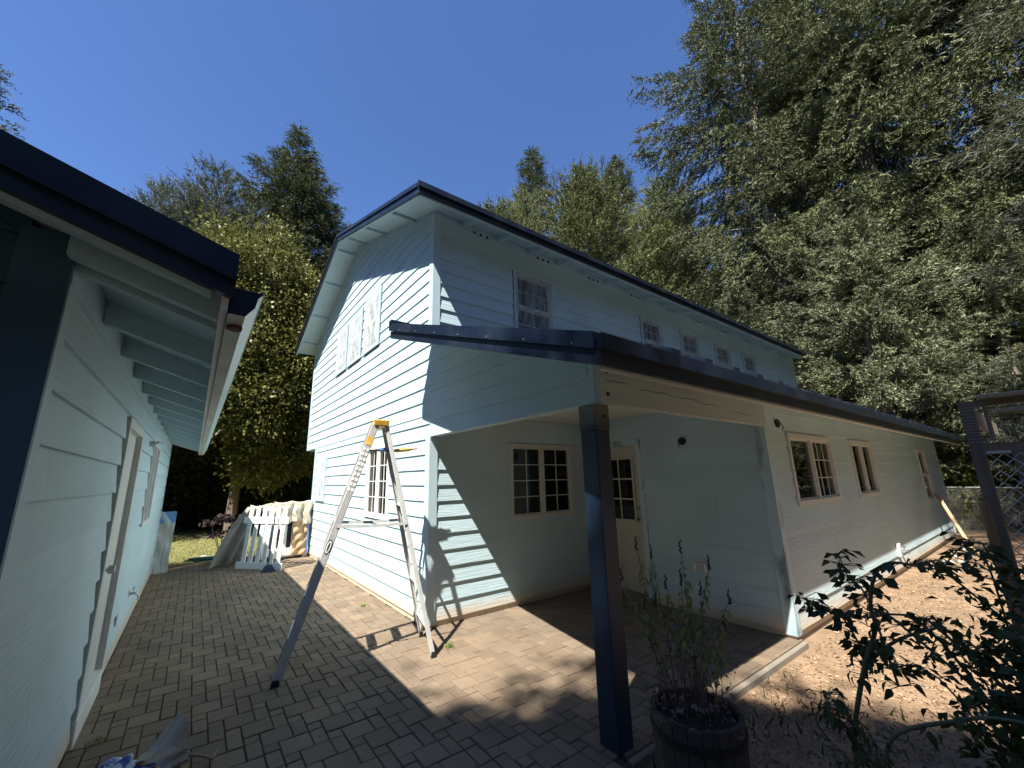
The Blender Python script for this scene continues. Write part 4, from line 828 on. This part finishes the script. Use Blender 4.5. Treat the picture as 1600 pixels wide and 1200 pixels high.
def conifer(name, label, loc, h, r, m, bark, seed, base=.12, dens=1.0, droop=.35, rise=.15, hang=.5, ln=.28, wd=.14, K=4, profile=None, nbr=170, npts=44, tr=.22, group=None, gapf=0.0, cat='tree', wide=.3, jit=.25, lean=0.):
    rg = np.random.default_rng(seed); root = tag(empty(name, loc), label, cat, group)
    profile = profile or (lambda t: (1-t)**.75)
    hs = base+(1-base)*np.sort(rg.uniform(0, 1, nbr))**.9; az = (np.arange(nbr)*2.399+rg.normal(0, .35, nbr)); allV = []; allF = []; nv = 0; tk = MB()
    n0 = 9; tk.tube([(lean*h*.15*math.sin(3*i/n0), 0, h*i/n0*.985-.1*(i == 0)) for i in range(n0+1)], [tr*(1-i/n0)**.8+.015 for i in range(n0+1)], 8)
    PP = []; DD = []
    for i in range(nbr):
        t = (hs[i]-base)/(1-base); L = r*profile(t)*rg.uniform(1-jit*1.6, 1+jit)+.15
        if gapf and rg.random() < gapf: continue
        a = az[i]; o = np.array([math.cos(a), math.sin(a), 0]); lat = np.array([-math.sin(a), math.cos(a), 0]); z0 = hs[i]*h
        e = rise+.7*t**2-.25*(1-t)*droop
        n = max(6, int(npts*dens*(L/r)**1.2+5)); nsub = int(7+3*L); sb_ = (rg.integers(0, nsub, n)+.3+rg.normal(0, .06, n))/nsub; rho = rg.uniform(0, 1, n)**.7; sd_ = np.where(rg.random(n) < .5, -1., 1.); s = np.clip((.1+.9*sb_)*(1-.12)+.12*rho, .05, 1.02); w = sd_*wide*1.15*L*(1-sb_*.72)*rho
        zc = s*L*e-droop*L*.45*s**2+.12*L*s**4
        p = o*(s*L)[:, None]+lat*w[:, None]; p[:, 2] = z0+zc-abs(w)*hang*.35+rg.normal(0, .012*L, n); p += rg.normal(0, .03, p.shape)
        d = o*.9+lat*(np.sign(w)*.55)[:, None]; d[:, 2] = -hang+.35*t+(.5 if hang < 0 else 0)
        PP.append(p); DD.append(d)
        if L > .8 and i % 2 == 0:
            ss = np.linspace(0, .6, 5); tk.tube([tuple(o*(q*L)+np.array([0, 0, z0+q*L*e-droop*L*.45*q**2+.12*L*q**4-.03])) for q in ss], [.006+.008*L*(1-q) for q in ss], 3)
    P = np.concatenate(PP); D = norm(np.concatenate(DD)+rg.normal(0, .30, (len(np.concatenate(DD)), 3)))
    # every twig carries needle tufts along its length
    m_ = 5; tl = ln*rg.uniform(1.0, 2.1, len(P)); q = np.linspace(0, 1, m_); nd = (P[:, None, :]+D[:, None, :]*(tl[:, None]*q[None, :])[:, :, None]); nd[:, :, 2] -= (tl[:, None]*.25*q[None, :]**2)*(hang > 0)
    nd = nd+rg.normal(0, ln*.07, nd.shape); nd = nd.reshape(-1, 3); DD_ = np.repeat(D, m_, 0); LL = np.repeat(np.full(len(P), ln*.62), m_)*np.tile(1.1-.45*q, len(P))
    V, F = spikes(nd, DD_, LL, wd, K, .6, rg)
    tp = np.array([[0, 0, h*.97]]*12)+rg.normal(0, .04, (12, 3)); V2, F2 = spikes(tp, np.array([[0, 0, 1.]]*12), np.full(12, ln*1.3), wd, 3, .3, rg); F = np.concatenate([F, F2+len(V)]); V = np.concatenate([V, V2])
    to = tk.mesh('trunk', False); to.materials.append(bark); t_ = bpy.data.objects.new('trunk', to); C.objects.link(t_); t_.parent = root
    cr = raw('crown', V, F, m); cr.parent = root
    return root
def place(root, loc, rz=0, sc=1.0, label=None, group=None, szz=None):
    c = copy_tree(root); c.location = loc; c.rotation_euler = (0, 0, rz); c.scale = (sc, sc, szz or sc)
    if label: c['label'] = label
    if group: c['group'] = group
    return c
def broadleaf(name, label, loc, h, m, bark, seed, blobs, nl=30000, ls=.10, tr=.16, cat='tree', shell=.6, cl=7, group=None):
    rg = np.random.default_rng(seed); root = tag(empty(name, loc), label, cat, group); tk = MB(); top = max(b[2] for b in blobs)
    tk.tube([(0, 0, -.1), (.05, .02, h*.25), (-.05, .08, h*.5), (.05, 0, h*.8)], [tr, tr*.8, tr*.55, tr*.15], 8)
    PP = []; DD = []; vol = sum(b[3]**2 for b in blobs)
    for (x, y, z, rr, rz) in blobs:
        n = int(nl/cl*rr**2/vol); u = norm(rg.normal(0, 1, (n, 3))); q = rg.uniform(shell, 1, n)**.6*(1+.18*np.sin(u[:, 0]*7+x)+.15*np.sin(u[:, 2]*9+u[:, 1]*5+y)); p = u*q[:, None]*np.array([rr, rr, rz])+np.array([x, y, z])
        p = np.repeat(p, cl, 0)+rg.normal(0, ls*1.3, (n*cl, 3)); d = np.repeat(u, cl, 0)+rg.normal(0, .6, (n*cl, 3)); d[:, 2] -= .3; PP.append(p); DD.append(d)
        zz = min(z, h*.6)*.6; tk.tube([(0, .03, zz), (x*.4, y*.4, zz+(z-zz)*.5), (x*.85, y*.85, z)], [tr*.4, tr*.25, .02], 5)
    P = np.concatenate(PP); D = np.concatenate(DD); k = P[:, 2] > .02; V, F = leaves(P[k], D[k], np.full(k.sum(), ls), rg)
    to = tk.mesh('trunk', False); to.materials.append(bark); t_ = bpy.data.objects.new('trunk', to); C.objects.link(t_); t_.parent = root
    cr = raw('crown', V, F, m); cr.parent = root; return root

# ================================================================== trees
# --- left
conifer('cedar_tree', 'slender grey-green conifer peeking over the garage roof at the far left', (-8.9, 23.5, 0), 18.6, 3.4, M['cedar'], M['bark'], 21, hang=.1, rise=.45, droop=.2, nbr=120, npts=36, ln=.30)
cedA = conifer('cedar_tree', 'pale grey-green conifer with upswept feathery tips, tallest of the group above the garage eave', (-1.1, 32, 0), 23.2, 4.2, M['cedar'], M['bark'], 22, base=.3, hang=-.35, rise=.65, droop=.1, nbr=150, npts=50, ln=.36, wd=.12, profile=lambda t: (1-t)**.55)
place(cedA, (-3.9, 31.8, 0), 2.1, .88, 'pale grey-green conifer with feathery tips, leftmost just above the garage roof')
place(cedA, (-2.4, 34, 0), 1.0, .95, 'pale grey-green conifer behind the feathery pair above the garage eave')
place(cedA, (.9, 33, 0), 4.0, .97, 'pale grey-green feathery conifer between the tall dark fir and its twin on the left')
firA = conifer('fir_tree', 'tallest dark green fir left of the house with a pointed crown', (3.05, 27.8, 0), 26.0, 5.6, M['fir'], M['bark'], 23, base=.2, nbr=170, npts=120, ln=.34, hang=.25, rise=.3, droop=.3, profile=lambda t: (1-t)**.8*(1-.15*math.sin(16*t)))
place(firA, (4.7, 29.2, 0), 1.2, .94, 'dark fir standing close behind the tallest fir, its tip just right of it')
place(firA, (7.4, 29.6, 0), 3.3, .79, 'shorter dark fir right beside the peak of the house gable', szz=.80)
place(firA, (6.0, 27.0, 0), 5.0, .74, 'dark fir between the tallest fir and the house gable', szz=.70)
broadleaf('alder_tree', 'big sunlit leafy tree with yellow-green foliage between the garage and the house', (1.0, 15.2, 0), 9.8, M['alder'], M['bark'], 31,
    [(-.2, -.1, 8.3, 1.8, 1.7), (-1.6, .1, 7.2, 1.6, 1.6), (.9, -.2, 7.0, 1.7, 1.6), (-.9, -.6, 5.7, 1.8, 1.4), (.9, -.5, 5.1, 1.8, 1.3), (1.9, .3, 6.1, 1.4, 1.3), (.2, -.9, 3.9, 1.5, 1.1), (1.7, -.3, 3.2, 1.3, 1.1), (-.6, .6, 6.5, 2.2, 2.0), (.7, -.6, 2.3, .9, .8)], nl=120000, ls=.13, shell=.55)
broadleaf('alder_tree', 'shaded leafy tree behind the garage corner with low dark branches', (-3.3, 17.5, 0), 8.5, M['under'], M['bark'], 32,
    [(0, 0, 6.6, 2.4, 2.0), (1.8, -.6, 5.5, 2.0, 1.7), (-2, 0, 5.8, 2.1, 1.8), (.5, -1.2, 4.2, 2.0, 1.4), (2.6, .3, 3.6, 1.8, 1.4), (-1.5, -.8, 3.4, 2, 1.4)], nl=50000, ls=.16, shell=.4)
ub = broadleaf('understory_bush', 'dark shrub growing under the trees behind the lawn', (-2.0, 20.3, 0), 3.0, M['under'], M['bark'], 33,
    [(0, 0, 1.3, 1.5, 1.3), (1.3, .3, 1.0, 1.2, 1.1), (-1.3, .2, 1.1, 1.3, 1.1), (.4, -.5, 2.2, 1.2, 1.0)], nl=22000, ls=.15, shell=.2, cat='bush', group='dark shrubs under the trees behind the lawn')
for (x, y, rz, s_) in ((1.2, 20.6, 1.1, 1.1), (4.2, 19.6, 2.5, 1.15), (-5.5, 20, 3.7, 1.2), (3.2, 17.6, 5.2, .75), (-.6, 22.5, .6, 1.9), (3.6, 23, 2.6, 2.0), (-5.0, 23.5, 4.1, 2.1), (7, 21, 1.0, 1.7)): place(ub, (x, y, 0), rz, s_)
# --- behind the house
pineM = conifer('fir_tree', 'narrow dark fir with a spire top rising above the house roof, tallest of the row', (21.5, 23.6, 0), 31.0, 4.4, M['fir'], M['bark'], 41, base=.35, nbr=140, npts=80, ln=.34, hang=.3, rise=.25, droop=.4, profile=lambda t: (1-t)**.7*(1-.25*abs(math.sin(14*t))))
place(pineM, (26.2, 22.3, 0), 1.5, .98, 'small spire-topped fir poking up behind the broad olive conifer', szz=.99)
place(pineM, (28.2, 19.4, 0), 2.9, .97, 'narrow blue-green fir spire just left of the giant spruces', szz=.985)
olv = conifer('cypress_tree', 'broad rounded olive-green conifer filling the view right behind the house roof', (18.6, 15.4, 0), 20.9, 5.2, M['olive'], M['bark'], 42, base=.1, nbr=200, npts=125, ln=.30, wd=.135, K=5, hang=-.1, rise=.45, droop=.35, profile=lambda t: (1-t**2.2)**.8)
place(olv, (15.6, 21.5, 0), 1.0, .86, 'olive conifer peeking over the roof ridge, leftmost of those behind the house', szz=1.0)
place(olv, (18.4, 21.5, 0), 2.2, .72, 'olive-green conifer between the roof and the dark spire-topped fir', szz=1.12)
place(olv, (23.0, 12.6, 0), 4.2, .80, 'olive-green conifer right of the broad one, beside the giant spruces', szz=.98)
place(olv, (26.5, 14.6, 0), .4, .75, 'tall olive conifer behind, just left of the giant spruces', szz=1.0)
place(olv, (12.0, 24.0, 0), 3.1, .8, 'olive conifer mostly hidden behind the house ridge', szz=1.02)
# --- giant spruces on the right
spr = conifer('spruce_tree', 'giant spruce with long ragged drooping boughs, leftmost of the tall trees', (20.8, 6.0, 0), 37, 6.6, M['spruce'], M['barkpale'], 51, base=.22, nbr=135, npts=205, ln=.30, wd=.135, K=5, hang=.7, rise=.05, droop=.35, tr=.45, gapf=.06, profile=lambda t: (1-t)**.6*(.62+.5*math.sin(PI*min(1, t*1.2+.15))), wide=.24, jit=.3)
place(spr, (22.3, 2.6, 0), 1.9, 1.0, 'giant spruce standing in the middle of the tall trees on the right')
place(spr, (23.0, -.9, 0), 3.6, 1.02, 'giant spruce with a pale trunk, right of the middle one')
place(spr, (20.5, -4.2, 0), 5.1, .95, 'giant spruce at the right edge of the picture')
place(spr, (28.0, 5.5, 0), .7, .95, 'giant spruce half hidden behind the other tall trees')
# --- younger spruces in front of them
ysp = conifer('young_spruce', 'bushy pale-tipped young spruce in front of the giants, behind the far end of the roof', (17.0, 2.9, 0), 10.4, 3.4, M['spruceyoung'], M['barkpale'], 61, base=.12, nbr=115, npts=140, ln=.24, wd=.135, K=5, hang=.05, rise=.3, droop=.35, tr=.24, profile=lambda t: (1-t)**.75, wide=.32)
place(ysp, (18.3, 6.6, 0), 1.4, .95, 'young spruce left of the bushy one, its top just over the roof', szz=.96)
place(ysp, (19.0, 9.4, 0), 2.4, .88, 'young spruce further left, low behind the roof end')
place(ysp, (18.2, .3, 0), 4.4, .85, 'young spruce right of the bushy pale-tipped one')
place(ysp, (20.5, -2.2, 0), 5.3, .9, 'young spruce in shadow near the right edge')
place(ysp, (20.6, 4.6, 0), .3, .7, 'low young spruce behind the bushy one')
# --- cedar boughs entering from the right
ced = conifer('western_cedar', 'cedar at the right edge with long drooping pale-green boughs reaching into the picture', (9.6, -3.0, 0), 15, 3.6, M['cedar'], M['bark'], 71, base=.2, nbr=120, npts=110, ln=.22, wd=.07, K=4, hang=.35, rise=.12, droop=.5, tr=.3, profile=lambda t: (1-t)**.5, wide=.28)
# --- bright bush beyond the fence
broadleaf('leafy_bush', 'bright green sunlit bush behind the chain-link fence', (17.4, 1.5, 0), 2.7, M['bush'], M['bark'], 81, [(0, 0, 1.7, 1.0, .9), (-.2, 1.0, 1.5, .9, .8), (.3, -1.1, 1.6, .9, .9), (0, .3, .8, 1.0, .7)], nl=14000, ls=.13, cat='bush', shell=.5)
for i, (x, y, s_) in enumerate(((17.0, -.6, .5), (17.2, -2.6, .8), (19.5, .0, 1.2), (22, 3, 1.6), (23, -3, 1.8), (21, 8.5, 1.5), (26, 0, 2.2), (20, -6, 1.6))): place(ub, (x, y, 0), i*1.3, s_, 'dark shrub growing under the tall trees on the right', 'dark shrubs under the tall trees on the right')
# --- trees behind the camera that shade the foreground
shd = broadleaf('maple_tree', 'tall leafy tree behind the viewer whose round crown shades the near paving', (-7.35, -3.55, 0), 15.5, M['alder'], M['bark'], 91, [(0, 0, 14, 1.6, 1.5), (.5, -.4, 14.3, 1.2, 1.2), (-.5, .3, 13.6, 1.3, 1.2), (-.9, -1.2, 14.2, 1.2, 1.1), (.2, -1.7, 14, 1.3, 1.2)], nl=150000, ls=.24, shell=.02)
place(shd, (-10.9, -2.4, 0), 2.0, 1.0, 'tall leafy tree west of the garage, out of view')
place(shd, (-8.6, -6.0, 0), 4.0, 1.1, 'tall leafy tree further behind the viewer near the planting bed')
# --- distant forest
rg = np.random.default_rng(5)
far = conifer('fir_tree', 'dark forest fir in the distance behind the lawn', (-8, 42, 0), 21, 3.8, M['fir'], M['bark'], 95, base=.02, nbr=150, npts=30, ln=.5, wd=.16, K=2, hang=.3, rise=.2, droop=.3, group='forest firs in the distance behind the lawn')
for k in range(58):
    th = R(-25+150*k/57+rg.uniform(-1, 1)); D = 36+rg.uniform(0, 9); hmax = .62
    el = {True: .50, False: .56}[th > R(75)]
    hh = 1.5+D*el*rg.uniform(.75, .95)*(1.1 if th < R(20) else 1); where = 'in the distance behind the lawn' if th > R(85) else ('in the distance behind the house roof' if th > R(38) else 'in the distance behind the giant spruces on the right')
    place(far, (D*math.cos(th), D*math.sin(th), 0), rg.uniform(0, 6), 1.15, 'dark forest fir '+where, 'forest firs '+where, szz=hh/21)

for k in range(44):          # unseen firs added behind the viewer to block skylight, lower towards the sun
    th = 130+206*k/43; D = 17+rg.uniform(0, 5)+(4 if k % 2 else 0); d = abs(th-204); el = 37+4*math.sin(k*1.7)+(0 if d < 38 else 5)
    hh = 1.5+D*math.tan(R(el)); place(far, (D*math.cos(R(th)), D*math.sin(R(th)), 0), rg.uniform(0, 6), 1.05, 'unseen forest fir added behind the viewer to block skylight', 'unseen firs added behind the viewer', szz=hh/21)

# ================================================================== pots and near plants
pot = tag(empty('barrel_planter', (2.13, 1.31, 0)), 'dark half-barrel planter with metal hoops standing beside the porch post', 'planter')
NS = 20; pr = [(.170, -.05), (.197, .10), (.213, .25), (.212, .42)]
for k in range(NS):
    a0, a1 = 2*PI*(k+.03)/NS, 2*PI*(k+.97)/NS; o = MB(); dz = random.uniform(-.006, .006)
    for j in range(3):
        (ra, za), (rb, zb) = pr[j], pr[j+1]; zb += dz if j == 2 else 0
        o.poly8([(2.13+(ra-.02)*math.cos(a0), 1.31+(ra-.02)*math.sin(a0), za), (2.13+ra*math.cos(a0), 1.31+ra*math.sin(a0), za), (2.13+ra*math.cos(a1), 1.31+ra*math.sin(a1), za), (2.13+(ra-.02)*math.cos(a1), 1.31+(ra-.02)*math.sin(a1), za),
                 (2.13+(rb-.02)*math.cos(a0), 1.31+(rb-.02)*math.sin(a0), zb), (2.13+rb*math.cos(a0), 1.31+rb*math.sin(a0), zb), (2.13+rb*math.cos(a1), 1.31+rb*math.sin(a1), zb), (2.13+(rb-.02)*math.cos(a1), 1.31+(rb-.02)*math.sin(a1), zb)])
    me = o.mesh('stave'); me.materials.append(M['barrel']); ob_ = bpy.data.objects.new('stave', me); C.objects.link(ob_); put(ob_, pot)
for z, r_ in ((.33, .216), (.10, .200)):
    o = MB(); P = [[(2.13+(r_+dd)*math.cos(2*PI*i/32), 1.31+(r_+dd)*math.sin(2*PI*i/32), z+zz) for dd, zz in ((0, 0), (.003, 0), (.003, .03), (0, .03))] for i in range(33)]; o.grid(P); o.build('hoop', M['dark'], pot, recalc=False)
o = MB(); P = [[(2.13+r_*math.cos(2*PI*i/24), 1.31+r_*math.sin(2*PI*i/24), .385+random.uniform(-.012, .012)-.02*(r_ > .18)) for i in range(25)] for r_ in (.0, .06, .12, .17, .197)]
for row in P: row[-1] = row[0]
o.grid(P); o.build('soil', M['potsoil'], pot, recalc=False)
# mint-like plant: tall stems with paired leaves and seed heads
mint = tag(empty('potted_herb', (2.13, 1.31, .38)), 'tall leggy herb with yellow-green leaves and dark seed heads growing in the barrel', 'plant')
rg = np.random.default_rng(77)
def leafmesh(name, m, L=1.0, w=.5, curl=.25, fold=.15):
    o = MB(); n = 6; prof_ = [0, .55, .95, 1, .75, .4, 0]; V = []
    for i in range(n+1):
        t = i/n; z = -curl*t*t; hw = w/2*prof_[i]
        V += [(t*L, -hw, z+fold*hw), (t*L, 0, z), (t*L, hw, z+fold*hw)]
    F = []
    for i in range(n):
        for j in (0, 1): a = i*3+j; F.append((a, a+1, a+4, a+3))
    me = bpy.data.meshes.new(name); me.from_pydata(V, [], F); me.update(); me.materials.append(m); return me
ml = [leafmesh('leaf', M['mintleaf'], 1, .5, c, .35) for c in (.25, .5, .8)]
tips = [(2.14, 1.30, 1.16), (2.00, 1.50, 1.17), (2.23, 1.12, .93), (1.95, 1.57, 1.01), (2.19, 1.20, 1.09), (2.06, 1.42, 1.13), (2.10, 1.37, .98), (2.03, 1.40, .90), (2.17, 1.25, .96), (1.98, 1.46, .88), (2.25, 1.18, .80), (2.08, 1.28, 1.02)]
nleaf = 0
small = []
for (x, y, z) in tips:
    bx, by = 2.13+(x-2.13)*.35+rg.uniform(-.06, .06), 1.31+(y-1.31)*.35+rg.uniform(-.06, .06); pts = []
    for i in range(8): t = i/7; pts.append((bx+(x-bx)*t**1.3+.012*math.sin(5*t+x*30), by+(y-by)*t**1.3+.012*math.cos(4*t+y*20), .37+(z-.37)*t))
    o = MB(); o.tube(pts, [.0045-.003*i/7 for i in range(8)], 5); o.build('stem', M['mintstem'], mint, recalc=False)
    L = z-.37; n = int(L/.045)
    for i in range(n):
        t = .25+.72*i/n; j = min(6, int(t*7)); f_ = t*7-j; p = Vector(pts[j]).lerp(Vector(pts[j+1]), f_)
        if t < .5 and rg.random() < .55: continue
        for sgn in (0, 1):
            a = i*PI/2+sgn*PI+rg.uniform(-.4, .4); sc = (.026 if t < .45 else .040)*rg.uniform(.6, 1.25)*(1.15-.5*max(0, t-.8)/.2)
            if nleaf >= 296: continue
            ob_ = bpy.data.objects.new('leaf', ml[rg.integers(0, 3)]); C.objects.link(ob_); ob_.parent = mint; ob_.location = p-Vector((2.13, 1.31, .38)); ob_.rotation_euler = (rg.uniform(-.4, .4), rg.uniform(.1, .9), a); ob_.scale = (sc, sc, sc); nleaf += 1
    o = MB(); tp = Vector(pts[-1])
    for i in range(9): q = tp+Vector((rg.uniform(-.006, .006), rg.uniform(-.006, .006), -.02+.008*i)); o.tube([q-Vector((0, 0, .006)), q, q+Vector((0, 0, .006))], [.001, .009-.0006*i, .001], 5)
    sh = o.build('seed_head', M['seed'], mint, recalc=False); sh['kind'] = 'stuff'
Pd = []; 
for i in range(420): a = rg.uniform(0, 6.28); r_ = .2*rg.uniform(0, 1)**.5; Pd.append((2.13+r_*math.cos(a)*1.1, 1.31+r_*math.sin(a)*1.1, .39+.45*rg.uniform(0, 1)**2))
V, F = leaves(np.array(Pd), rg.normal(0, 1, (420, 3)), np.full(420, .035), rg, .4); tag(raw('dry_undergrowth', V, F, M['mintstem'], mint), kind='stuff')
o = MB()
for i in range(26):
    a = rg.uniform(0, 6.28); r_ = .17*rg.uniform(.1, 1); b0_ = Vector((2.13+r_*math.cos(a), 1.31+r_*math.sin(a), .38)); o.tube([b0_, b0_+Vector((rg.uniform(-.06, .06), rg.uniform(-.06, .06), rg.uniform(.15, .45)))], [.0025, .0012], 4)
o = o.build('dry_stems', M['mintstem'], mint, recalc=False); o['kind'] = 'stuff'

# leafy shrub close on the right
shb = tag(empty('leafy_shrub', (1.55, .1, 0)), 'dark leafy shrub with arching green stems in the lower right foreground', 'shrub')
rg = np.random.default_rng(101)
sl = [leafmesh('leaf', M['shrubleaf'], 1, .52, c, .5) for c in (.2, .55, .95)]
paths = [
 ([(1.30, .42, -.05), (1.29, .41, .60), (1.29, .41, .9), (1.30, .37, 1.08), (1.31, .33, 1.19), (1.31, .33, 1.24), (1.31, .31, 1.31), (1.33, .28, 1.34), (1.36, .22, 1.33)], .0062),
 ([(1.30, .37, 1.08), (1.31, .35, 1.12), (1.34, .30, 1.17), (1.38, .24, 1.20)], .005),
 ([(1.15, .40, .4), (1.18, .36, .85), (1.20, .33, .97), (1.21, .30, 1.03), (1.23, .21, 1.08), (1.24, .16, 1.10), (1.27, .08, 1.10)], .0055),
 ([(1.40, .33, 1.05), (1.45, .37, 1.23), (1.45, .40, 1.27), (1.44, .41, 1.33)], .003),
 ([(1.33, .35, 1.14), (1.45, .40, 1.10), (1.44, .43, 1.17), (1.42, .47, 1.18), (1.41, .50, 1.205)], .003),
 ([(1.25, .36, .92), (1.24, .39, .98), (1.23, .42, 1.01), (1.23, .425, 1.05)], .003)]
for i in range(30):
    y = rg.uniform(-.30, .34); x = rg.uniform(1.42, 2.0); z = rg.uniform(.95, 1.37)-max(0, y-.15)*.9; b = (1.6+rg.uniform(-.1, .1), .0+rg.uniform(-.15, .15), 0)
    mx = ((x+b[0])/2+rg.uniform(-.1, .1), (y+b[1])/2+rg.uniform(-.08, .08), z*.75); e = (x+rg.uniform(-.08, .08), y+rg.uniform(.02, .12), z-rg.uniform(-.02, .10))
    paths.append(([b, (b[0]*.6+mx[0]*.4, b[1]*.6+mx[1]*.4, z*.4), mx, (x, y, z), e], rg.uniform(.003, .0065)))
nl = 0; cand = []
for pth, r_ in paths:
    P = [Vector(p) for p in pth]; o = MB(); 
    fine = []
    for i in range(len(P)-1):
        p0 = P[max(i-1, 0)]; p1 = P[i]; p2 = P[i+1]; p3 = P[min(i+2, len(P)-1)]
        for k in range(4):
            t = k/4; fine.append(.5*((2*p1)+(-p0+p2)*t+(2*p0-5*p1+4*p2-p3)*t*t+(-p0+3*p1-3*p2+p3)*t**3))
    fine.append(P[-1]); n = len(fine); o.tube(fine, [r_*(1-.55*i/n) for i in range(n)], 6); o.build('stem', M['shrubstem'], shb, smooth=True, recalc=False)
    for i in range(n):
        if fine[i].z < .72: continue
        for rep in range(6 if r_ < .0050 or r_ > .0063 else 2):
            a = rg.uniform(0, 6.28); sc = rg.uniform(.013, .029); off = Vector((math.cos(a), math.sin(a), rg.uniform(-.2, .6)))*rg.uniform(.006, .035)
            cand.append((fine[i]+off, a, sc, fine[i]))
random.shuffle(cand)
cand.sort(key=lambda c: c[0].length-5*c[2])
tw = MB()
for k, (p, a, sc, q) in enumerate(cand):
    tw.tube([q, p], [.0014, .001], 3)
    if k < 298:
        ob_ = bpy.data.objects.new('leaf', sl[rg.integers(0, 3)]); C.objects.link(ob_); ob_.parent = shb; ob_.location = p-Vector((1.55, .1, 0)); ob_.rotation_euler = (rg.uniform(-.7, .7), rg.uniform(.1, 1.4), a); ob_.scale = (sc, sc, sc)
o = tw.build('twigs', M['shrubstem'], shb, recalc=False); o['kind'] = 'stuff'
Pn = []; Dn = []
for (p, a, sc, q) in cand[298:]: Pn.append(tuple(p)); Dn.append((math.cos(a), math.sin(a), -.6))
for i in range(7000): Pn.append((rg.uniform(1.36, 2.0), .26-.55*rg.random()**.8, rg.uniform(.45, 1.0)+.30*rg.random()**1.5)); Dn.append(tuple(rg.normal(0, 1, 3)))
V, F = leaves(np.array(Pn), np.array(Dn), np.full(len(Pn), .030), rg, .55, .35); lf = raw('leaf', V, F, M['shrubleaf'], shb); lf['kind'] = 'stuff'
# purple-leaved plant on the lawn with stones round it
kal = tag(empty('garden_plant', (.66, 11.4, 0)), 'dark purple leggy garden plant at the edge of the lawn', 'plant')
rg = np.random.default_rng(61)
for (x, y, z) in ((.40, 11.39, .70), (.62, 11.35, .80), (.93, 11.36, .77), (.52, 11.4, .45), (.80, 11.4, .5)):
    o = MB(); o.tube([(.66, 11.4, -.04), (.66+(x-.66)*.5, 11.4, z*.45), (x, y, z)], [.014, .01, .007], 6); o.build('stem', M['mintstem'], kal)
    n = 26; V, F = leaves(np.array([x, y, z])+rg.normal(0, .055, (n, 3))*np.array([1.3, 1, .5]), rg.normal(0, 1, (n, 3)), np.full(n, .13), rg, .7); tag(raw('leaf_cluster', V, F, M['purple'], kal), kind='stuff')
for k, (x, y, r_) in enumerate(((.42, 11.15, .11), (.62, 11.08, .09), (.86, 11.12, .12), (1.0, 11.3, .10), (.35, 11.4, .09))):
    o = MB(); P = []
    for i in range(9): P.append([Vector((x+r_*math.cos(2*PI*i/8)*math.cos(e), y+r_*math.sin(2*PI*i/8)*math.cos(e)*.8, -.02+r_*.8*math.sin(e))) for e in (-.5, 0, .5, 1.0, 1.55)])
    o.grid(P); tag(o.build('rock', M['stone'], recalc=False), ('pale rock left of the purple plant', 'small pale rock in front of the purple plant', 'largest pale rock, front right of the purple plant', 'pale rock right of the purple plant, next to the drop cloth', 'small pale rock behind the others, left of the purple plant')[k], 'rock', 'rocks ringing the purple plant')

# ================================================================== ground cover
rg = np.random.default_rng(8)
def cover(name, n, fx, m, size, up_, kind='leaf', thick=.4):
    P = np.array([fx() for _ in range(n)])
    if kind == 'blade': D = rg.normal(0, .45, (n, 3)); D[:, 2] = 1; V, F = spikes(P, norm(D), np.full(n, size), .09, 1, .2, rg)
    else: D = rg.normal(0, 1, (n, 3)); D[:, 2] *= .15; V, F = leaves(P, D, np.full(n, size), rg, thick, .25)
    o = raw(name, V, F, m); tag(o, kind='stuff'); return o
tag(cover('lawn_grass', 26000, lambda: (rg.uniform(-4, 3), 11.1+8*rg.random()**1.6, GZ+.03), M['grass'], .07, 1, 'blade'), 'dry yellow-green grass of the lawn', 'grass')
def barkpt():
    x = 2.0+12*rg.random()**1.8; y = rg.uniform(-1.6, 1.70) if x > 2.3 else rg.uniform(-.5, 1.68); return (x, y, GZ+.012)
tag(cover('bark_chips', 26000, barkpt, M['chip'], .028, 0, 'leaf', .5), 'reddish bark chips covering the bed along the long wall', 'bark chips')
tag(cover('weeds', 500, lambda: (rg.uniform(2.1, 2.6) if rg.random() < .6 else rg.uniform(2.3, 4), rg.uniform(.9, 1.70), GZ), M['shrubleaf'], .09, 1, 'blade'), 'small weeds and grass beside the porch post and curb', 'weeds')
def tuft(x, y, s_=.06, n=40, lab='small green weed growing between the pavers', grp='weeds between the pavers'):
    P = np.array([[x, y, 0]]*n)+rg.normal(0, .015, (n, 3))*np.array([1.6, 1.6, 0]); D = rg.normal(0, .8, (n, 3)); D[:, 2] = np.abs(D[:, 2])+.2; V, F = leaves(P, D, np.full(n, s_*.6), rg, .4, .3)
    tag(raw('weed', V, F, M['mintleaf']), lab, 'weed')
tuft(2.12, 3.78, lab='green weed between the pavers by the ladder foot and house corner'); tuft(1.92, 5.6, .05, lab='weed in the paving below the slatted side window'); tuft(-.3, 3.9, .04, 25, lab='tiny weed in the joint at the foot of the garage door')
# fallen bits on the paving
def litpt(): return (rg.uniform(-.3, 2.1), 2.2+7*rg.random()**1.5, .004)
tag(cover('paver_litter', 700, litpt, M['chip'], .012, 0, 'leaf', .6), 'tiny bits of debris scattered over the paving', 'debris')
